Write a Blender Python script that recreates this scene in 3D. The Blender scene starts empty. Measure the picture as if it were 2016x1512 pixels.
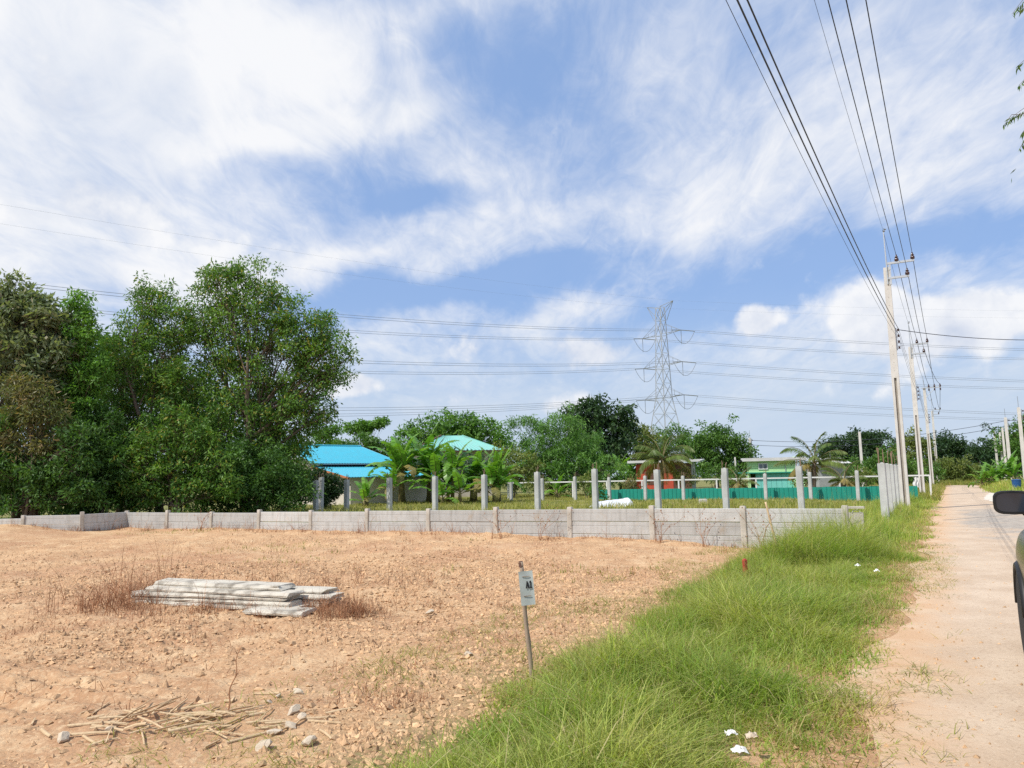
import bpy, math, random
import numpy as np
from mathutils import Vector, Matrix
random.seed(7); rng = np.random.default_rng(11)
sc = bpy.context.scene
COL = sc.collection
PI = math.pi
# ------------------------------------------------------------------ camera
F = 1514.0; ROLL = math.radians(1.15); PITCH = math.radians(7.1); EYE = 1.55     # in pixels of the 2016 px wide photograph
cam_data = bpy.data.cameras.new('camera'); cam = bpy.data.objects.new('camera', cam_data); COL.objects.link(cam)
ROT = Matrix.Rotation(PI/2 + PITCH, 3, 'X') @ Matrix.Rotation(-ROLL, 3, 'Z')
cam.matrix_world = Matrix.Translation((0, 0, EYE)) @ ROT.to_4x4()
cam_data.sensor_fit = 'HORIZONTAL'; cam_data.sensor_width = 36.0; cam_data.lens = F/2016*36
cam_data.clip_start = 0.1; cam_data.clip_end = 4000
sc.camera = cam
R3 = np.array(ROT)
def ray(px, py): return R3 @ np.array([(px-1008)/F, -(py-756)/F, -1.0])
def at(px, py, Y):                      # point seen at a pixel, at distance Y in front of the camera
    d = ray(px, py); return np.array([0, 0, EYE]) + d*(Y/d[1])
def on_ground(px, py, z=0.0):
    d = ray(px, py); return np.array([0, 0, EYE]) + d*((z-EYE)/d[2])
# ------------------------------------------------------------------ sky, sun, exposure
SUN_EL = math.radians(52); SUN_AZ = math.radians(238)      # azimuth clockwise from +Y: behind the camera, to the left
to_sun = Vector((math.sin(SUN_AZ)*math.cos(SUN_EL), math.cos(SUN_AZ)*math.cos(SUN_EL), math.sin(SUN_EL)))
world = bpy.data.worlds.new('World'); sc.world = world; world.use_nodes = True
def build_sky():
    nt = world.node_tree; nt.nodes.clear(); N = nt.nodes.new; L = nt.links.new
    out = N('ShaderNodeOutputWorld'); bg = N('ShaderNodeBackground'); bg.inputs['Strength'].default_value = 0.115
    L(bg.outputs[0], out.inputs[0])
    sky = N('ShaderNodeTexSky'); sky.sky_type = 'NISHITA'; sky.sun_disc = False
    sky.sun_elevation = SUN_EL; sky.sun_rotation = SUN_AZ; sky.air_density = 1.0; sky.dust_density = 0.6; sky.ozone_density = 1.6
    geo = N('ShaderNodeTexCoord'); sep = N('ShaderNodeSeparateXYZ'); L(geo.outputs['Generated'], sep.inputs[0])
    def math_(op, a, b=None, c=None, clamp=False):
        n = N('ShaderNodeMath'); n.operation = op; n.use_clamp = clamp
        for i, v in enumerate((a, b, c)):
            if v is None: continue
            if isinstance(v, (int, float)): n.inputs[i].default_value = v
            else: L(v, n.inputs[i])
        return n.outputs[0]
    az = math_('ARCTAN2', sep.outputs[0], sep.outputs[1]); el = math_('ARCSINE', sep.outputs[2])
    ae = N('ShaderNodeCombineXYZ'); L(az, ae.inputs[0]); L(el, ae.inputs[1])
    # wobble the lobes so that their outlines are ragged
    wn = N('ShaderNodeTexNoise'); wn.inputs['Scale'].default_value = 5.0; wn.inputs['Detail'].default_value = 5
    L(geo.outputs['Generated'], wn.inputs['Vector'])
    wv = N('ShaderNodeVectorMath'); wv.operation = 'MULTIPLY_ADD'; wv.inputs[1].default_value = (0.16, 0.16, 0); wv.inputs[2].default_value = (-0.08, -0.08, 0)
    L(wn.outputs['Color'], wv.inputs[0])
    aw = N('ShaderNodeVectorMath'); aw.operation = 'ADD'; L(ae.outputs[0], aw.inputs[0]); L(wv.outputs[0], aw.inputs[1])
    def lobes(rows, src):
        tot = None
        for (px, py, sx, sy, rot, w) in rows:
            d = ray(px, py); a = math.atan2(d[0], d[1]); e = math.atan2(d[2], math.hypot(d[0], d[1]))
            m = N('ShaderNodeMapping'); m.vector_type = 'TEXTURE'
            m.inputs['Location'].default_value = (a, e, 0); m.inputs['Rotation'].default_value = (0, 0, math.radians(rot))
            m.inputs['Scale'].default_value = (sx/F*1.5, sy/F*1.5, 1); L(src, m.inputs['Vector'])
            ln = N('ShaderNodeVectorMath'); ln.operation = 'LENGTH'; L(m.outputs[0], ln.inputs[0])
            mr = N('ShaderNodeMapRange'); mr.interpolation_type = 'SMOOTHSTEP'
            mr.inputs['From Min'].default_value = 1.0; mr.inputs['From Max'].default_value = 0.0
            mr.inputs['To Min'].default_value = 0.0; mr.inputs['To Max'].default_value = w
            L(ln.outputs['Value'], mr.inputs['Value'])
            tot = mr.outputs[0] if tot is None else math_('ADD', tot, mr.outputs[0])
        return tot
    soft = lobes([(120, 330, 430, 230, 0, .55), (250, 60, 480, 150, 0, .5), (520, 170, 300, 130, 0, .42), (760, 30, 240, 60, 8, .35), (180, 500, 330, 80, 0, .4),
                  (640, 275, 300, 42, 12, .42), (560, 545, 360, 36, 5, .5), (900, 480, 330, 38, 8, .30), (1000, 385, 230, 45, -12, .14),
                  (620, 385, 230, 44, -6, -.24), (960, 130, 130, 100, 10, -.26), (850, 415, 170, 26, 8, -.34), (1150, 190, 170, 170, 0, -.18),
                  (1400, 545, 420, 60, 2, -.55), (1900, 505, 300, 52, 0, -.5), (800, 598, 330, 36, 10, -.42), (1060, 560, 240, 36, 10, -.3),
                  (1720, 190, 330, 190, 10, .14), (1480, 350, 260, 80, 5, .10), (1330, 110, 90, 130, -30, .22), (1850, 370, 230, 60, 4, .22),
                  (1140, 612, 170, 34, 16, .62), (780, 680, 240, 40, 6, .25), (1600, 60, 160, 90, 0, -.1)], aw.outputs[0])
    # cirrus: noise on the plane of a high layer, stretched along one wind direction
    zz = math_('ADD', math_('MAXIMUM', sep.outputs[2], 0.0), 0.16)
    pl = N('ShaderNodeCombineXYZ'); L(math_('DIVIDE', sep.outputs[0], zz), pl.inputs[0]); L(math_('DIVIDE', sep.outputs[1], zz), pl.inputs[1])
    mp = N('ShaderNodeMapping'); mp.inputs['Rotation'].default_value = (0, 0, math.radians(-62)); mp.inputs['Scale'].default_value = (1.15, 0.55, 1)
    L(pl.outputs[0], mp.inputs['Vector'])
    n1 = N('ShaderNodeTexNoise'); n1.inputs['Scale'].default_value = 1.3; n1.inputs['Detail'].default_value = 9; n1.inputs['Roughness'].default_value = .56; n1.inputs['Distortion'].default_value = .55
    L(mp.outputs[0], n1.inputs['Vector'])
    n2 = N('ShaderNodeTexNoise'); n2.inputs['Scale'].default_value = 4.4; n2.inputs['Detail'].default_value = 8; n2.inputs['Roughness'].default_value = .6; n2.inputs['Distortion'].default_value = .9
    L(mp.outputs[0], n2.inputs['Vector'])
    dens = math_('ADD', math_('MULTIPLY_ADD', n1.outputs['Fac'], 1.5, -0.33), math_('MULTIPLY_ADD', n2.outputs['Fac'], 0.95, -0.47))
    n3 = N('ShaderNodeTexNoise'); n3.inputs['Scale'].default_value = 13; n3.inputs['Detail'].default_value = 7; n3.inputs['Roughness'].default_value = .62; n3.inputs['Distortion'].default_value = 1.2; L(mp.outputs[0], n3.inputs['Vector'])
    dens = math_('ADD', dens, math_('MULTIPLY_ADD', n3.outputs['Fac'], .55, -.275)); dens = math_('ADD', dens, soft)
    ms = N('ShaderNodeMapRange'); ms.interpolation_type = 'SMOOTHSTEP'; ms.inputs['From Min'].default_value = -.06; ms.inputs['From Max'].default_value = 1.22
    L(dens, ms.inputs['Value'])
    # cumulus: puffs standing above the horizon, some placed as in view, more all the way round
    puff = lobes([(1490, 632, 56, 40, 0, .8), (1715, 622, 74, 60, 0, .95), (1800, 650, 120, 60, 0, .45), (1940, 625, 110, 60, 0, .75), (1740, 745, 240, 50, 0, .3), (930, 690, 100, 60, 0, .46), (1110, 695, 75, 46, 0, .42),
                  (1205, 695, 75, 46, 0, .44), (690, 756, 80, 28, 0, .8), (880, 790, 80, 40, 0, .36), (180, 190, 230, 130, 0, .34), (240, 440, 320, 85, 0, .36), (1100, 800, 90, 40, 0, .3)], ae.outputs[0])
    nb = N('ShaderNodeTexNoise'); nb.inputs['Scale'].default_value = 15; nb.inputs['Detail'].default_value = 9; nb.inputs['Roughness'].default_value = .55; L(geo.outputs['Generated'], nb.inputs['Vector'])
    nc = N('ShaderNodeTexNoise'); nc.inputs['Scale'].default_value = 3.1; nc.inputs['Detail'].default_value = 3; L(geo.outputs['Generated'], nc.inputs['Vector'])
    cd = math_('ADD', math_('MULTIPLY', nb.outputs['Fac'], 1.4), puff); cd = math_('ADD', cd, math_('MULTIPLY_ADD', nc.outputs['Fac'], .5, -.42))
    mc = N('ShaderNodeMapRange'); mc.interpolation_type = 'SMOOTHSTEP'; mc.inputs['From Min'].default_value = .80; mc.inputs['From Max'].default_value = 1.10
    L(cd, mc.inputs['Value'])
    cum = math_('MULTIPLY', mc.outputs[0], .92)
    # pale haze towards the horizon
    hz = N('ShaderNodeMapRange'); hz.interpolation_type = 'SMOOTHSTEP'; hz.inputs['From Min'].default_value = .245; hz.inputs['From Max'].default_value = .03
    hz.inputs['To Min'].default_value = 0; hz.inputs['To Max'].default_value = .92; L(el, hz.inputs['Value'])
    fac = math_('MULTIPLY_ADD', ms.outputs[0], .90, .07)
    nsh = N('ShaderNodeTexNoise'); nsh.inputs['Scale'].default_value = 4.2; nsh.inputs['Detail'].default_value = 6; nsh.inputs['Roughness'].default_value = .5; L(geo.outputs['Generated'], nsh.inputs['Vector'])
    tint = N('ShaderNodeMix'); tint.data_type = 'RGBA'; tint.blend_type = 'MULTIPLY'; tint.inputs['Factor'].default_value = 1.0
    L(sky.outputs[0], tint.inputs['A']); tint.inputs['B'].default_value = SKY_TINT
    base = N('ShaderNodeMix'); base.data_type = 'RGBA'; base.inputs['Factor'].default_value = .75; base.inputs['B'].default_value = SKY_BLUE; L(tint.outputs['Result'], base.inputs['A'])
    m1 = N('ShaderNodeMix'); m1.data_type = 'RGBA'; L(fac, m1.inputs['Factor']); L(base.outputs['Result'], m1.inputs['A'])
    shade = N('ShaderNodeMix'); shade.data_type = 'RGBA'; shade.inputs['A'].default_value = CLOUD_DIM; shade.inputs['B'].default_value = CLOUD_LIT
    L(math_('ADD', math_('MULTIPLY_ADD', n2.outputs['Fac'], 2.0, -.85), math_('MULTIPLY_ADD', nsh.outputs['Fac'], 2.6, -.6), clamp=True), shade.inputs['Factor'])
    L(shade.outputs['Result'], m1.inputs['B'])
    mh = N('ShaderNodeMix'); mh.data_type = 'RGBA'; mh.inputs['B'].default_value = HAZE; L(hz.outputs[0], mh.inputs['Factor']); L(m1.outputs['Result'], mh.inputs['A'])
    sh2 = N('ShaderNodeMix'); sh2.data_type = 'RGBA'; sh2.inputs['A'].default_value = (5.0, 5.5, 6.6, 1); sh2.inputs['B'].default_value = CLOUD_LIT
    L(math_('ADD', math_('MULTIPLY_ADD', nb.outputs['Fac'], 3.2, -1.5), math_('MULTIPLY_ADD', nsh.outputs['Fac'], 2.4, -.75), clamp=True), sh2.inputs['Factor'])
    m2 = N('ShaderNodeMix'); m2.data_type = 'RGBA'; L(cum, m2.inputs['Factor']); L(mh.outputs['Result'], m2.inputs['A']); L(sh2.outputs['Result'], m2.inputs['B'])
    L(m2.outputs['Result'], bg.inputs['Color'])
SKY_TINT = (1.1, 1.2, 1.35, 1); SKY_BLUE = (2.05, 3.45, 6.3, 1)      # the photograph's even mid blue
HAZE = (4.75, 5.6, 6.75, 1)
CLOUD_DIM = (5.9, 6.35, 7.2, 1); CLOUD_LIT = (7.75, 7.8, 7.95, 1)
build_sky()
world.cycles.sampling_method = 'MANUAL'; world.cycles.sample_map_resolution = 512
sun_d = bpy.data.lights.new('sun', 'SUN'); sun_d.energy = 4.3; sun_d.angle = math.radians(0.55); sun_d.color = (1.0, .955, .88)
sun = bpy.data.objects.new('sun', sun_d); COL.objects.link(sun); sun.rotation_euler = to_sun.to_track_quat('Z', 'Y').to_euler(); sun.location = to_sun*60
sc.view_settings.view_transform = 'Standard'; sc.view_settings.look = 'None'; sc.view_settings.exposure = 0.1; sc.view_settings.gamma = 1
sc.view_settings.use_curve_mapping = False
sc.cycles.use_denoising = False
# ------------------------------------------------------------------ helpers
def tag(o, label=None, category=None, group=None, kind=None):
    if label: o['label'] = label
    if category: o['category'] = category
    if group: o['group'] = group
    if kind: o['kind'] = kind
    return o
def thing(name, label, category, loc=(0, 0, 0), rz=0.0, group=None):
    o = bpy.data.objects.new(name, None); COL.objects.link(o); o.empty_display_size = .1
    o.location = loc; o.rotation_euler = (0, 0, rz); return tag(o, label, category, group)
def link(name, me, mat, parent=None):
    if mat is not None: me.materials.clear(); me.materials.append(mat)
    o = bpy.data.objects.new(name, me); COL.objects.link(o)
    if parent is not None: o.parent = parent
    return o
def mesh_np(name, V, faces, mat, parent=None, smooth=False, tint=None):
    """V (n,3); faces: list of int arrays (m,3) and (m,4)"""
    me = bpy.data.meshes.new(name); V = np.asarray(V, np.float32)
    me.vertices.add(len(V)); me.vertices.foreach_set('co', V.ravel())
    idx = np.concatenate([f.ravel() for f in faces]).astype(np.int32)
    tot = np.concatenate([np.full(len(f), f.shape[1], np.int32) for f in faces])
    st = np.concatenate([[0], np.cumsum(tot)[:-1]]).astype(np.int32)
    me.loops.add(len(idx)); me.loops.foreach_set('vertex_index', idx)
    me.polygons.add(len(tot)); me.polygons.foreach_set('loop_start', st); me.polygons.foreach_set('loop_total', tot)
    if smooth: me.polygons.foreach_set('use_smooth', np.ones(len(tot), bool))
    if tint is not None:
        a = me.attributes.new('tint', 'FLOAT', 'POINT'); a.data.foreach_set('value', np.asarray(tint, np.float32))
    me.update(calc_edges=True); me.validate()
    if not smooth: me.shade_flat()
    return link(name, me, mat, parent)
class MB:
    """collects shapes, then links them as ONE mesh object"""
    def __init__(s): s.v = []; s.f = []
    def add(s, vs, fs):
        o = len(s.v); s.v += [tuple(v) for v in vs]; s.f += [tuple(i+o for i in f) for f in fs]; return s
    def box(s, c, size, rz=0.0, M=None, taper=1.0, bevel=0.0):
        hx, hy, hz = (q/2 for q in size); vs = []
        for z, k in ((-hz, 1.0), (hz, taper)):
            if bevel:
                b = bevel
                for x, y in ((-hx+b, -hy), (hx-b, -hy), (hx, -hy+b), (hx, hy-b), (hx-b, hy), (-hx+b, hy), (-hx, hy-b), (-hx, -hy+b)): vs.append((x*k, y*k, z))
            else:
                for x, y in ((-hx, -hy), (hx, -hy), (hx, hy), (-hx, hy)): vs.append((x*k, y*k, z))
        n = len(vs)//2
        T = M if M is not None else Matrix.Rotation(rz, 3, 'Z')
        vs = [T @ Vector(v) + Vector(c) for v in vs]
        fs = [tuple(range(n-1, -1, -1)), tuple(range(n, 2*n))] + [(i, (i+1) % n, n+(i+1) % n, n+i) for i in range(n)]
        return s.add(vs, fs)
    def tube(s, pts, radii, n=8, cap=True, flat=1.0):
        pts = [Vector(p) for p in pts]
        if isinstance(radii, (int, float)): radii = [radii]*len(pts)
        vs = []; a = None
        for i, p in enumerate(pts):
            d = (pts[min(i+1, len(pts)-1)] - pts[max(i-1, 0)]).normalized()
            if a is None: a = d.orthogonal().normalized()
            else:
                a = a - d*a.dot(d); a = a.normalized() if a.length > 1e-6 else d.orthogonal().normalized()
            b = d.cross(a)
            for k in range(n):
                t = 2*PI*k/n; vs.append(p + (a*math.cos(t) + b*math.sin(t)*flat)*radii[i])
        fs = []
        for i in range(len(pts)-1):
            for k in range(n): fs.append((i*n+k, i*n+(k+1) % n, (i+1)*n+(k+1) % n, (i+1)*n+k))
        if cap: fs.append(tuple(range(n-1, -1, -1))); m = (len(pts)-1)*n; fs.append(tuple(range(m, m+n)))
        return s.add(vs, fs)
    def bar(s, p, q, w): return s.tube([p, q], w/2*1.2, n=4)
    def lathe(s, prof, c, n=12, M=None):
        vs = []; T = M if M is not None else Matrix.Identity(3)
        for r, z in prof:
            for k in range(n): t = 2*PI*k/n; vs.append(T @ Vector((r*math.cos(t), r*math.sin(t), z)) + Vector(c))
        fs = []
        for i in range(len(prof)-1):
            for k in range(n): fs.append((i*n+k, i*n+(k+1) % n, (i+1)*n+(k+1) % n, (i+1)*n+k))
        fs.append(tuple(range(n-1, -1, -1))); m = (len(prof)-1)*n; fs.append(tuple(range(m, m+n)))
        return s.add(vs, fs)
    def mesh(s, name):
        me = bpy.data.meshes.new(name); me.from_pydata(s.v, [], s.f); me.update(); return me
    def build(s, name, mat, parent=None, smooth=False):
        me = s.mesh(name)
        if smooth: me.polygons.foreach_set('use_smooth', np.ones(len(me.polygons), bool))
        return link(name, me, mat, parent)
# value noise for terrain and masks
def vnoise(x, y, seed=0):
    xi = np.floor(x).astype(np.int64); yi = np.floor(y).astype(np.int64); fx = x-xi; fy = y-yi
    fx = fx*fx*(3-2*fx); fy = fy*fy*(3-2*fy)
    def h(i, j):
        n = (i*374761393 + j*668265263 + seed*974711) & 0x7fffffff
        n = ((n ^ (n >> 13))*1274126177) & 0x7fffffff
        n = n ^ (n >> 16); return (n & 0xffff)/65535.0
    return (h(xi, yi)*(1-fx) + h(xi+1, yi)*fx)*(1-fy) + (h(xi, yi+1)*(1-fx) + h(xi+1, yi+1)*fx)*fy
def fbm(x, y, oct=4, seed=0, gain=.5):
    t = 0; a = 1; n = 0
    for k in range(oct): t = t + a*vnoise(x*2**k, y*2**k, seed+k*17); n += a; a *= gain
    return t/n
def sstep(a, b, x):
    t = np.clip((x-a)/(b-a), 0, 1); return t*t*(3-2*t)
# road frame: s runs along the track, l is the distance to its right
RAZ = math.radians(29.36); U = np.array([math.sin(RAZ), math.cos(RAZ)]); W = np.array([U[1], -U[0]])
def sl(x, y): return x*U[0]+y*U[1], x*W[0]+y*W[1]
def xy(s, l): return s*U[0]+l*W[0], s*U[1]+l*W[1]
FEN0 = np.array([6.78, 16.0]); FEND = np.array([-1.812, .946])
def fence_side(x, y):      # >0 behind the precast fence
    n = np.array([-FEND[1], FEND[0]]); n = -n/np.linalg.norm(n)
    return (x-FEN0[0])*n[0] + (y-FEN0[1])*n[1]
def height(x, y):
    x = np.asarray(x, float); y = np.asarray(y, float); s, l = sl(x, y)
    road_r = 4.6 - 2.2*sstep(42, 62, s)
    off = sstep(-.75, -1.6, l) + sstep(road_r, road_r+.7, l)
    off = off*(1 - sstep(37, 39, s)*sstep(65.5, 63.5, s)*sstep(1.0, 1.5, l)*sstep(14.5, 13.5, l))
    lot = sstep(-3.4, -7.5, l)
    near = 1 - sstep(22, 30, np.hypot(x, y))
    z = .15*lot*sstep(9, 16, s)
    z = z + off*((fbm(x*.55, y*.55, 3, 3)-.5)*.16*(0.35+.65*lot) + (fbm(x*2.3, y*2.3, 3, 9)-.5)*.10*near*(0.4+.6*lot) + (fbm(x*8, y*8, 4, 21, .65)-.5)*.075*near*lot)
    # low bank of spoil that runs across the lot behind the stacked planks
    d, e = s-8.8, l+6.5
    z = z + lot*.13*np.exp(-(d/1.5)**2)*sstep(-15, -10, l)*(.6+.8*fbm(x*.9, y*.9, 2, 5))
    z = z + lot*.06*np.exp(-(fence_side(x, y)/.5)**2)
    fu = np.exp(-((x+3.6)/1.5)**2-((y-6.1)/.9)**2); z = z + lot*fu*.035*np.sin((x*.55+y*1.0)*19 + 2.2*fbm(x*1.5, y*1.5, 2, 44))
    z = z + .28*sstep(-12.6, -16.2, x)*sstep(18, 23.5, y)*sstep(33, 27, y)
    # grassy bank on the far right
    z = z + .45*np.exp(-((s-75)/9)**4)*sstep(2.4, 4.2, l)*sstep(14, 9, l)
    return z
def gz(x, y): return float(height(np.array([x]), np.array([y]))[0])
# ------------------------------------------------------------------ materials
def mat(name, c1, c2=None, scale=6.0, rough=.85, bump=0.0, bscale=40.0, detail=6, metallic=0.0, spec=.35, c3=None, sc3=1.2, coords='Object', stretch=None, island=0.0, lo=.3, hi=.7):
    m = bpy.data.materials.new(name); m.use_nodes = True; nt = m.node_tree; N = nt.nodes.new; L = nt.links.new
    b = nt.nodes['Principled BSDF']; b.inputs['Roughness'].default_value = rough; b.inputs['Metallic'].default_value = metallic
    b.inputs['Specular IOR Level'].default_value = spec
    tc = N('ShaderNodeTexCoord'); src = tc.outputs[coords]
    if stretch:
        mp = N('ShaderNodeMapping'); mp.inputs['Scale'].default_value = stretch; L(src, mp.inputs['Vector']); src = mp.outputs[0]
    col = None
    if c2 is None: b.inputs['Base Color'].default_value = (*c1, 1)
    else:
        n = N('ShaderNodeTexNoise'); n.inputs['Scale'].default_value = scale; n.inputs['Detail'].default_value = detail; n.inputs['Roughness'].default_value = .62; L(src, n.inputs['Vector'])
        r = N('ShaderNodeMapRange'); r.inputs['From Min'].default_value = lo; r.inputs['From Max'].default_value = hi; L(n.outputs['Fac'], r.inputs['Value'])
        mx = N('ShaderNodeMix'); mx.data_type = 'RGBA'; mx.inputs['A'].default_value = (*c1, 1); mx.inputs['B'].default_value = (*c2, 1); L(r.outputs[0], mx.inputs['Factor'])
        col = mx.outputs['Result']
        if c3 is not None:
            n3 = N('ShaderNodeTexNoise'); n3.inputs['Scale'].default_value = sc3; n3.inputs['Detail'].default_value = 5; L(src, n3.inputs['Vector'])
            r3 = N('ShaderNodeMapRange'); r3.inputs['From Min'].default_value = .52; r3.inputs['From Max'].default_value = .72; r3.inputs['To Max'].default_value = .8; L(n3.outputs['Fac'], r3.inputs['Value'])
            m3 = N('ShaderNodeMix'); m3.data_type = 'RGBA'; m3.inputs['B'].default_value = (*c3, 1); L(col, m3.inputs['A']); L(r3.outputs[0], m3.inputs['Factor']); col = m3.outputs['Result']
        if island:
            g = N('ShaderNodeNewGeometry'); hs = N('ShaderNodeHueSaturation')
            rr = N('ShaderNodeMapRange'); rr.inputs['To Min'].default_value = 1-island; rr.inputs['To Max'].default_value = 1+island; L(g.outputs['Random Per Island'], rr.inputs['Value'])
            L(rr.outputs[0], hs.inputs['Value']); L(col, hs.inputs['Color']); col = hs.outputs[0]
        L(col, b.inputs['Base Color'])
    if bump:
        nb = N('ShaderNodeTexNoise'); nb.inputs['Scale'].default_value = bscale; nb.inputs['Detail'].default_value = 6; L(src, nb.inputs['Vector'])
        bp = N('ShaderNodeBump'); bp.inputs['Strength'].default_value = bump; bp.inputs['Distance'].default_value = .02; L(nb.outputs['Fac'], bp.inputs['Height']); L(bp.outputs[0], b.inputs['Normal'])
    return m
def leaf_mat(name, c1, c2, c3=None, trans=.35, rough=.5, spec=.3):
    """leaf colour varies from leaf to leaf (island) and from spray to spray (tint attribute)"""
    m = bpy.data.materials.new(name); m.use_nodes = True; nt = m.node_tree; N = nt.nodes.new; L = nt.links.new
    b = nt.nodes['Principled BSDF']; out = nt.nodes['Material Output']; b.inputs['Roughness'].default_value = rough; b.inputs['Specular IOR Level'].default_value = spec
    g = N('ShaderNodeNewGeometry'); at_ = N('ShaderNodeAttribute'); at_.attribute_name = 'tint'
    mx = N('ShaderNodeMix'); mx.data_type = 'RGBA'; mx.inputs['A'].default_value = (*c1, 1); mx.inputs['B'].default_value = (*c2, 1); L(at_.outputs['Fac'], mx.inputs['Factor']); col = mx.outputs['Result']
    hs = N('ShaderNodeHueSaturation'); rr = N('ShaderNodeMapRange'); rr.inputs['To Min'].default_value = .7; rr.inputs['To Max'].default_value = 1.3; L(g.outputs['Random Per Island'], rr.inputs['Value']); L(rr.outputs[0], hs.inputs['Value']); L(col, hs.inputs['Color']); col = hs.outputs[0]
    if c3 is not None:
        t = N('ShaderNodeMath'); t.operation = 'GREATER_THAN'; t.inputs[1].default_value = .93; 
        q = N('ShaderNodeMath'); q.operation = 'FRACT'; q2 = N('ShaderNodeMath'); q2.operation = 'MULTIPLY'; q2.inputs[1].default_value = 37.7; L(g.outputs['Random Per Island'], q2.inputs[0]); L(q2.outputs[0], q.inputs[0]); L(q.outputs[0], t.inputs[0])
        m3 = N('ShaderNodeMix'); m3.data_type = 'RGBA'; m3.inputs['B'].default_value = (*c3, 1); L(col, m3.inputs['A']); L(t.outputs[0], m3.inputs['Factor']); col = m3.outputs['Result']
    L(col, b.inputs['Base Color'])
    tr = N('ShaderNodeBsdfTranslucent'); gm = N('ShaderNodeMix'); gm.data_type = 'RGBA'; gm.blend_type = 'MULTIPLY'; gm.inputs['Factor'].default_value = 1; gm.inputs['B'].default_value = (1.25, 1.35, .55, 1); L(col, gm.inputs['A']); L(gm.outputs['Result'], tr.inputs['Color'])
    ms = N('ShaderNodeMixShader'); ms.inputs[0].default_value = trans; L(b.outputs[0], ms.inputs[1]); L(tr.outputs[0], ms.inputs[2]); L(ms.outputs[0], out.inputs[0])
    return m
def ground_mat():
    m = bpy.data.materials.new('soil'); m.use_nodes = True; nt = m.node_tree; N = nt.nodes.new; L = nt.links.new
    b = nt.nodes['Principled BSDF']; b.inputs['Roughness'].default_value = .95; b.inputs['Specular IOR Level'].default_value = .15
    tc = N('ShaderNodeTexCoord'); src = tc.outputs['Object']
    def noise(s, d=6, r=.6):
        n = N('ShaderNodeTexNoise'); n.inputs['Scale'].default_value = s; n.inputs['Detail'].default_value = d; n.inputs['Roughness'].default_value = r; L(src, n.inputs['Vector']); return n.outputs['Fac']
    def mixc(f, a, bb):
        x = N('ShaderNodeMix'); x.data_type = 'RGBA'
        for v, k in ((a, 'A'), (bb, 'B')):
            if isinstance(v, tuple): x.inputs[k].default_value = (*v, 1)
            else: L(v, x.inputs[k])
        L(f, x.inputs['Factor']); return x.outputs['Result']
    def rng_(v, a, bb, hi=1.0):
        r = N('ShaderNodeMapRange'); r.interpolation_type = 'SMOOTHSTEP'; r.inputs['From Min'].default_value = a; r.inputs['From Max'].default_value = bb; r.inputs['To Max'].default_value = hi; L(v, r.inputs['Value']); return r.outputs[0]
    dirt = mixc(rng_(noise(.45, 5), .36, .64), (.575, .36, .198), (.455, .262, .142))
    dirt = mixc(rng_(noise(1.9, 6), .48, .70, .8), dirt, (.68, .48, .285))
    dirt = mixc(rng_(noise(7, 8, .7), .52, .72, .65), dirt, (.33, .18, .09))
    dirt = mixc(rng_(noise(38, 4, .7), .55, .75, .7), dirt, (.66, .50, .33))
    dirt = mixc(rng_(noise(.23, 5), .47, .64, .6), dirt, (.44, .235, .135))
    vc = N('ShaderNodeTexVoronoi'); vc.inputs['Scale'].default_value = 30; L(src, vc.inputs['Vector']); sx = N('ShaderNodeSeparateColor'); L(vc.outputs['Color'], sx.inputs[0])
    dirt = mixc(rng_(sx.outputs[0], .5, 1.0, .3), dirt, (.42, .235, .12)); dirt = mixc(rng_(sx.outputs[1], .6, 1.0, .45), dirt, (.70, .51, .31))
    fld = mixc(rng_(noise(.6, 5), .35, .65), (.27, .24, .09), (.14, .16, .05))
    verge = mixc(rng_(noise(3, 5), .35, .65), (.20, .17, .07), (.34, .24, .12))
    at1 = N('ShaderNodeAttribute'); at1.attribute_name = 'field'; at2 = N('ShaderNodeAttribute'); at2.attribute_name = 'verge'
    col = mixc(at1.outputs['Fac'], dirt, fld); col = mixc(at2.outputs['Fac'], col, verge); L(col, b.inputs['Base Color'])
    vo = N('ShaderNodeTexVoronoi'); vo.inputs['Scale'].default_value = 26; L(src, vo.inputs['Vector'])
    ad = N('ShaderNodeMath'); ad.operation = 'MULTIPLY_ADD'; ad.inputs[1].default_value = -.7; L(vo.outputs['Distance'], ad.inputs[0]); L(noise(60, 6, .7), ad.inputs[2])
    bp = N('ShaderNodeBump'); bp.inputs['Strength'].default_value = .6; bp.inputs['Distance'].default_value = .03; L(ad.outputs[0], bp.inputs['Height']); L(bp.outputs[0], b.inputs['Normal'])
    return m
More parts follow.
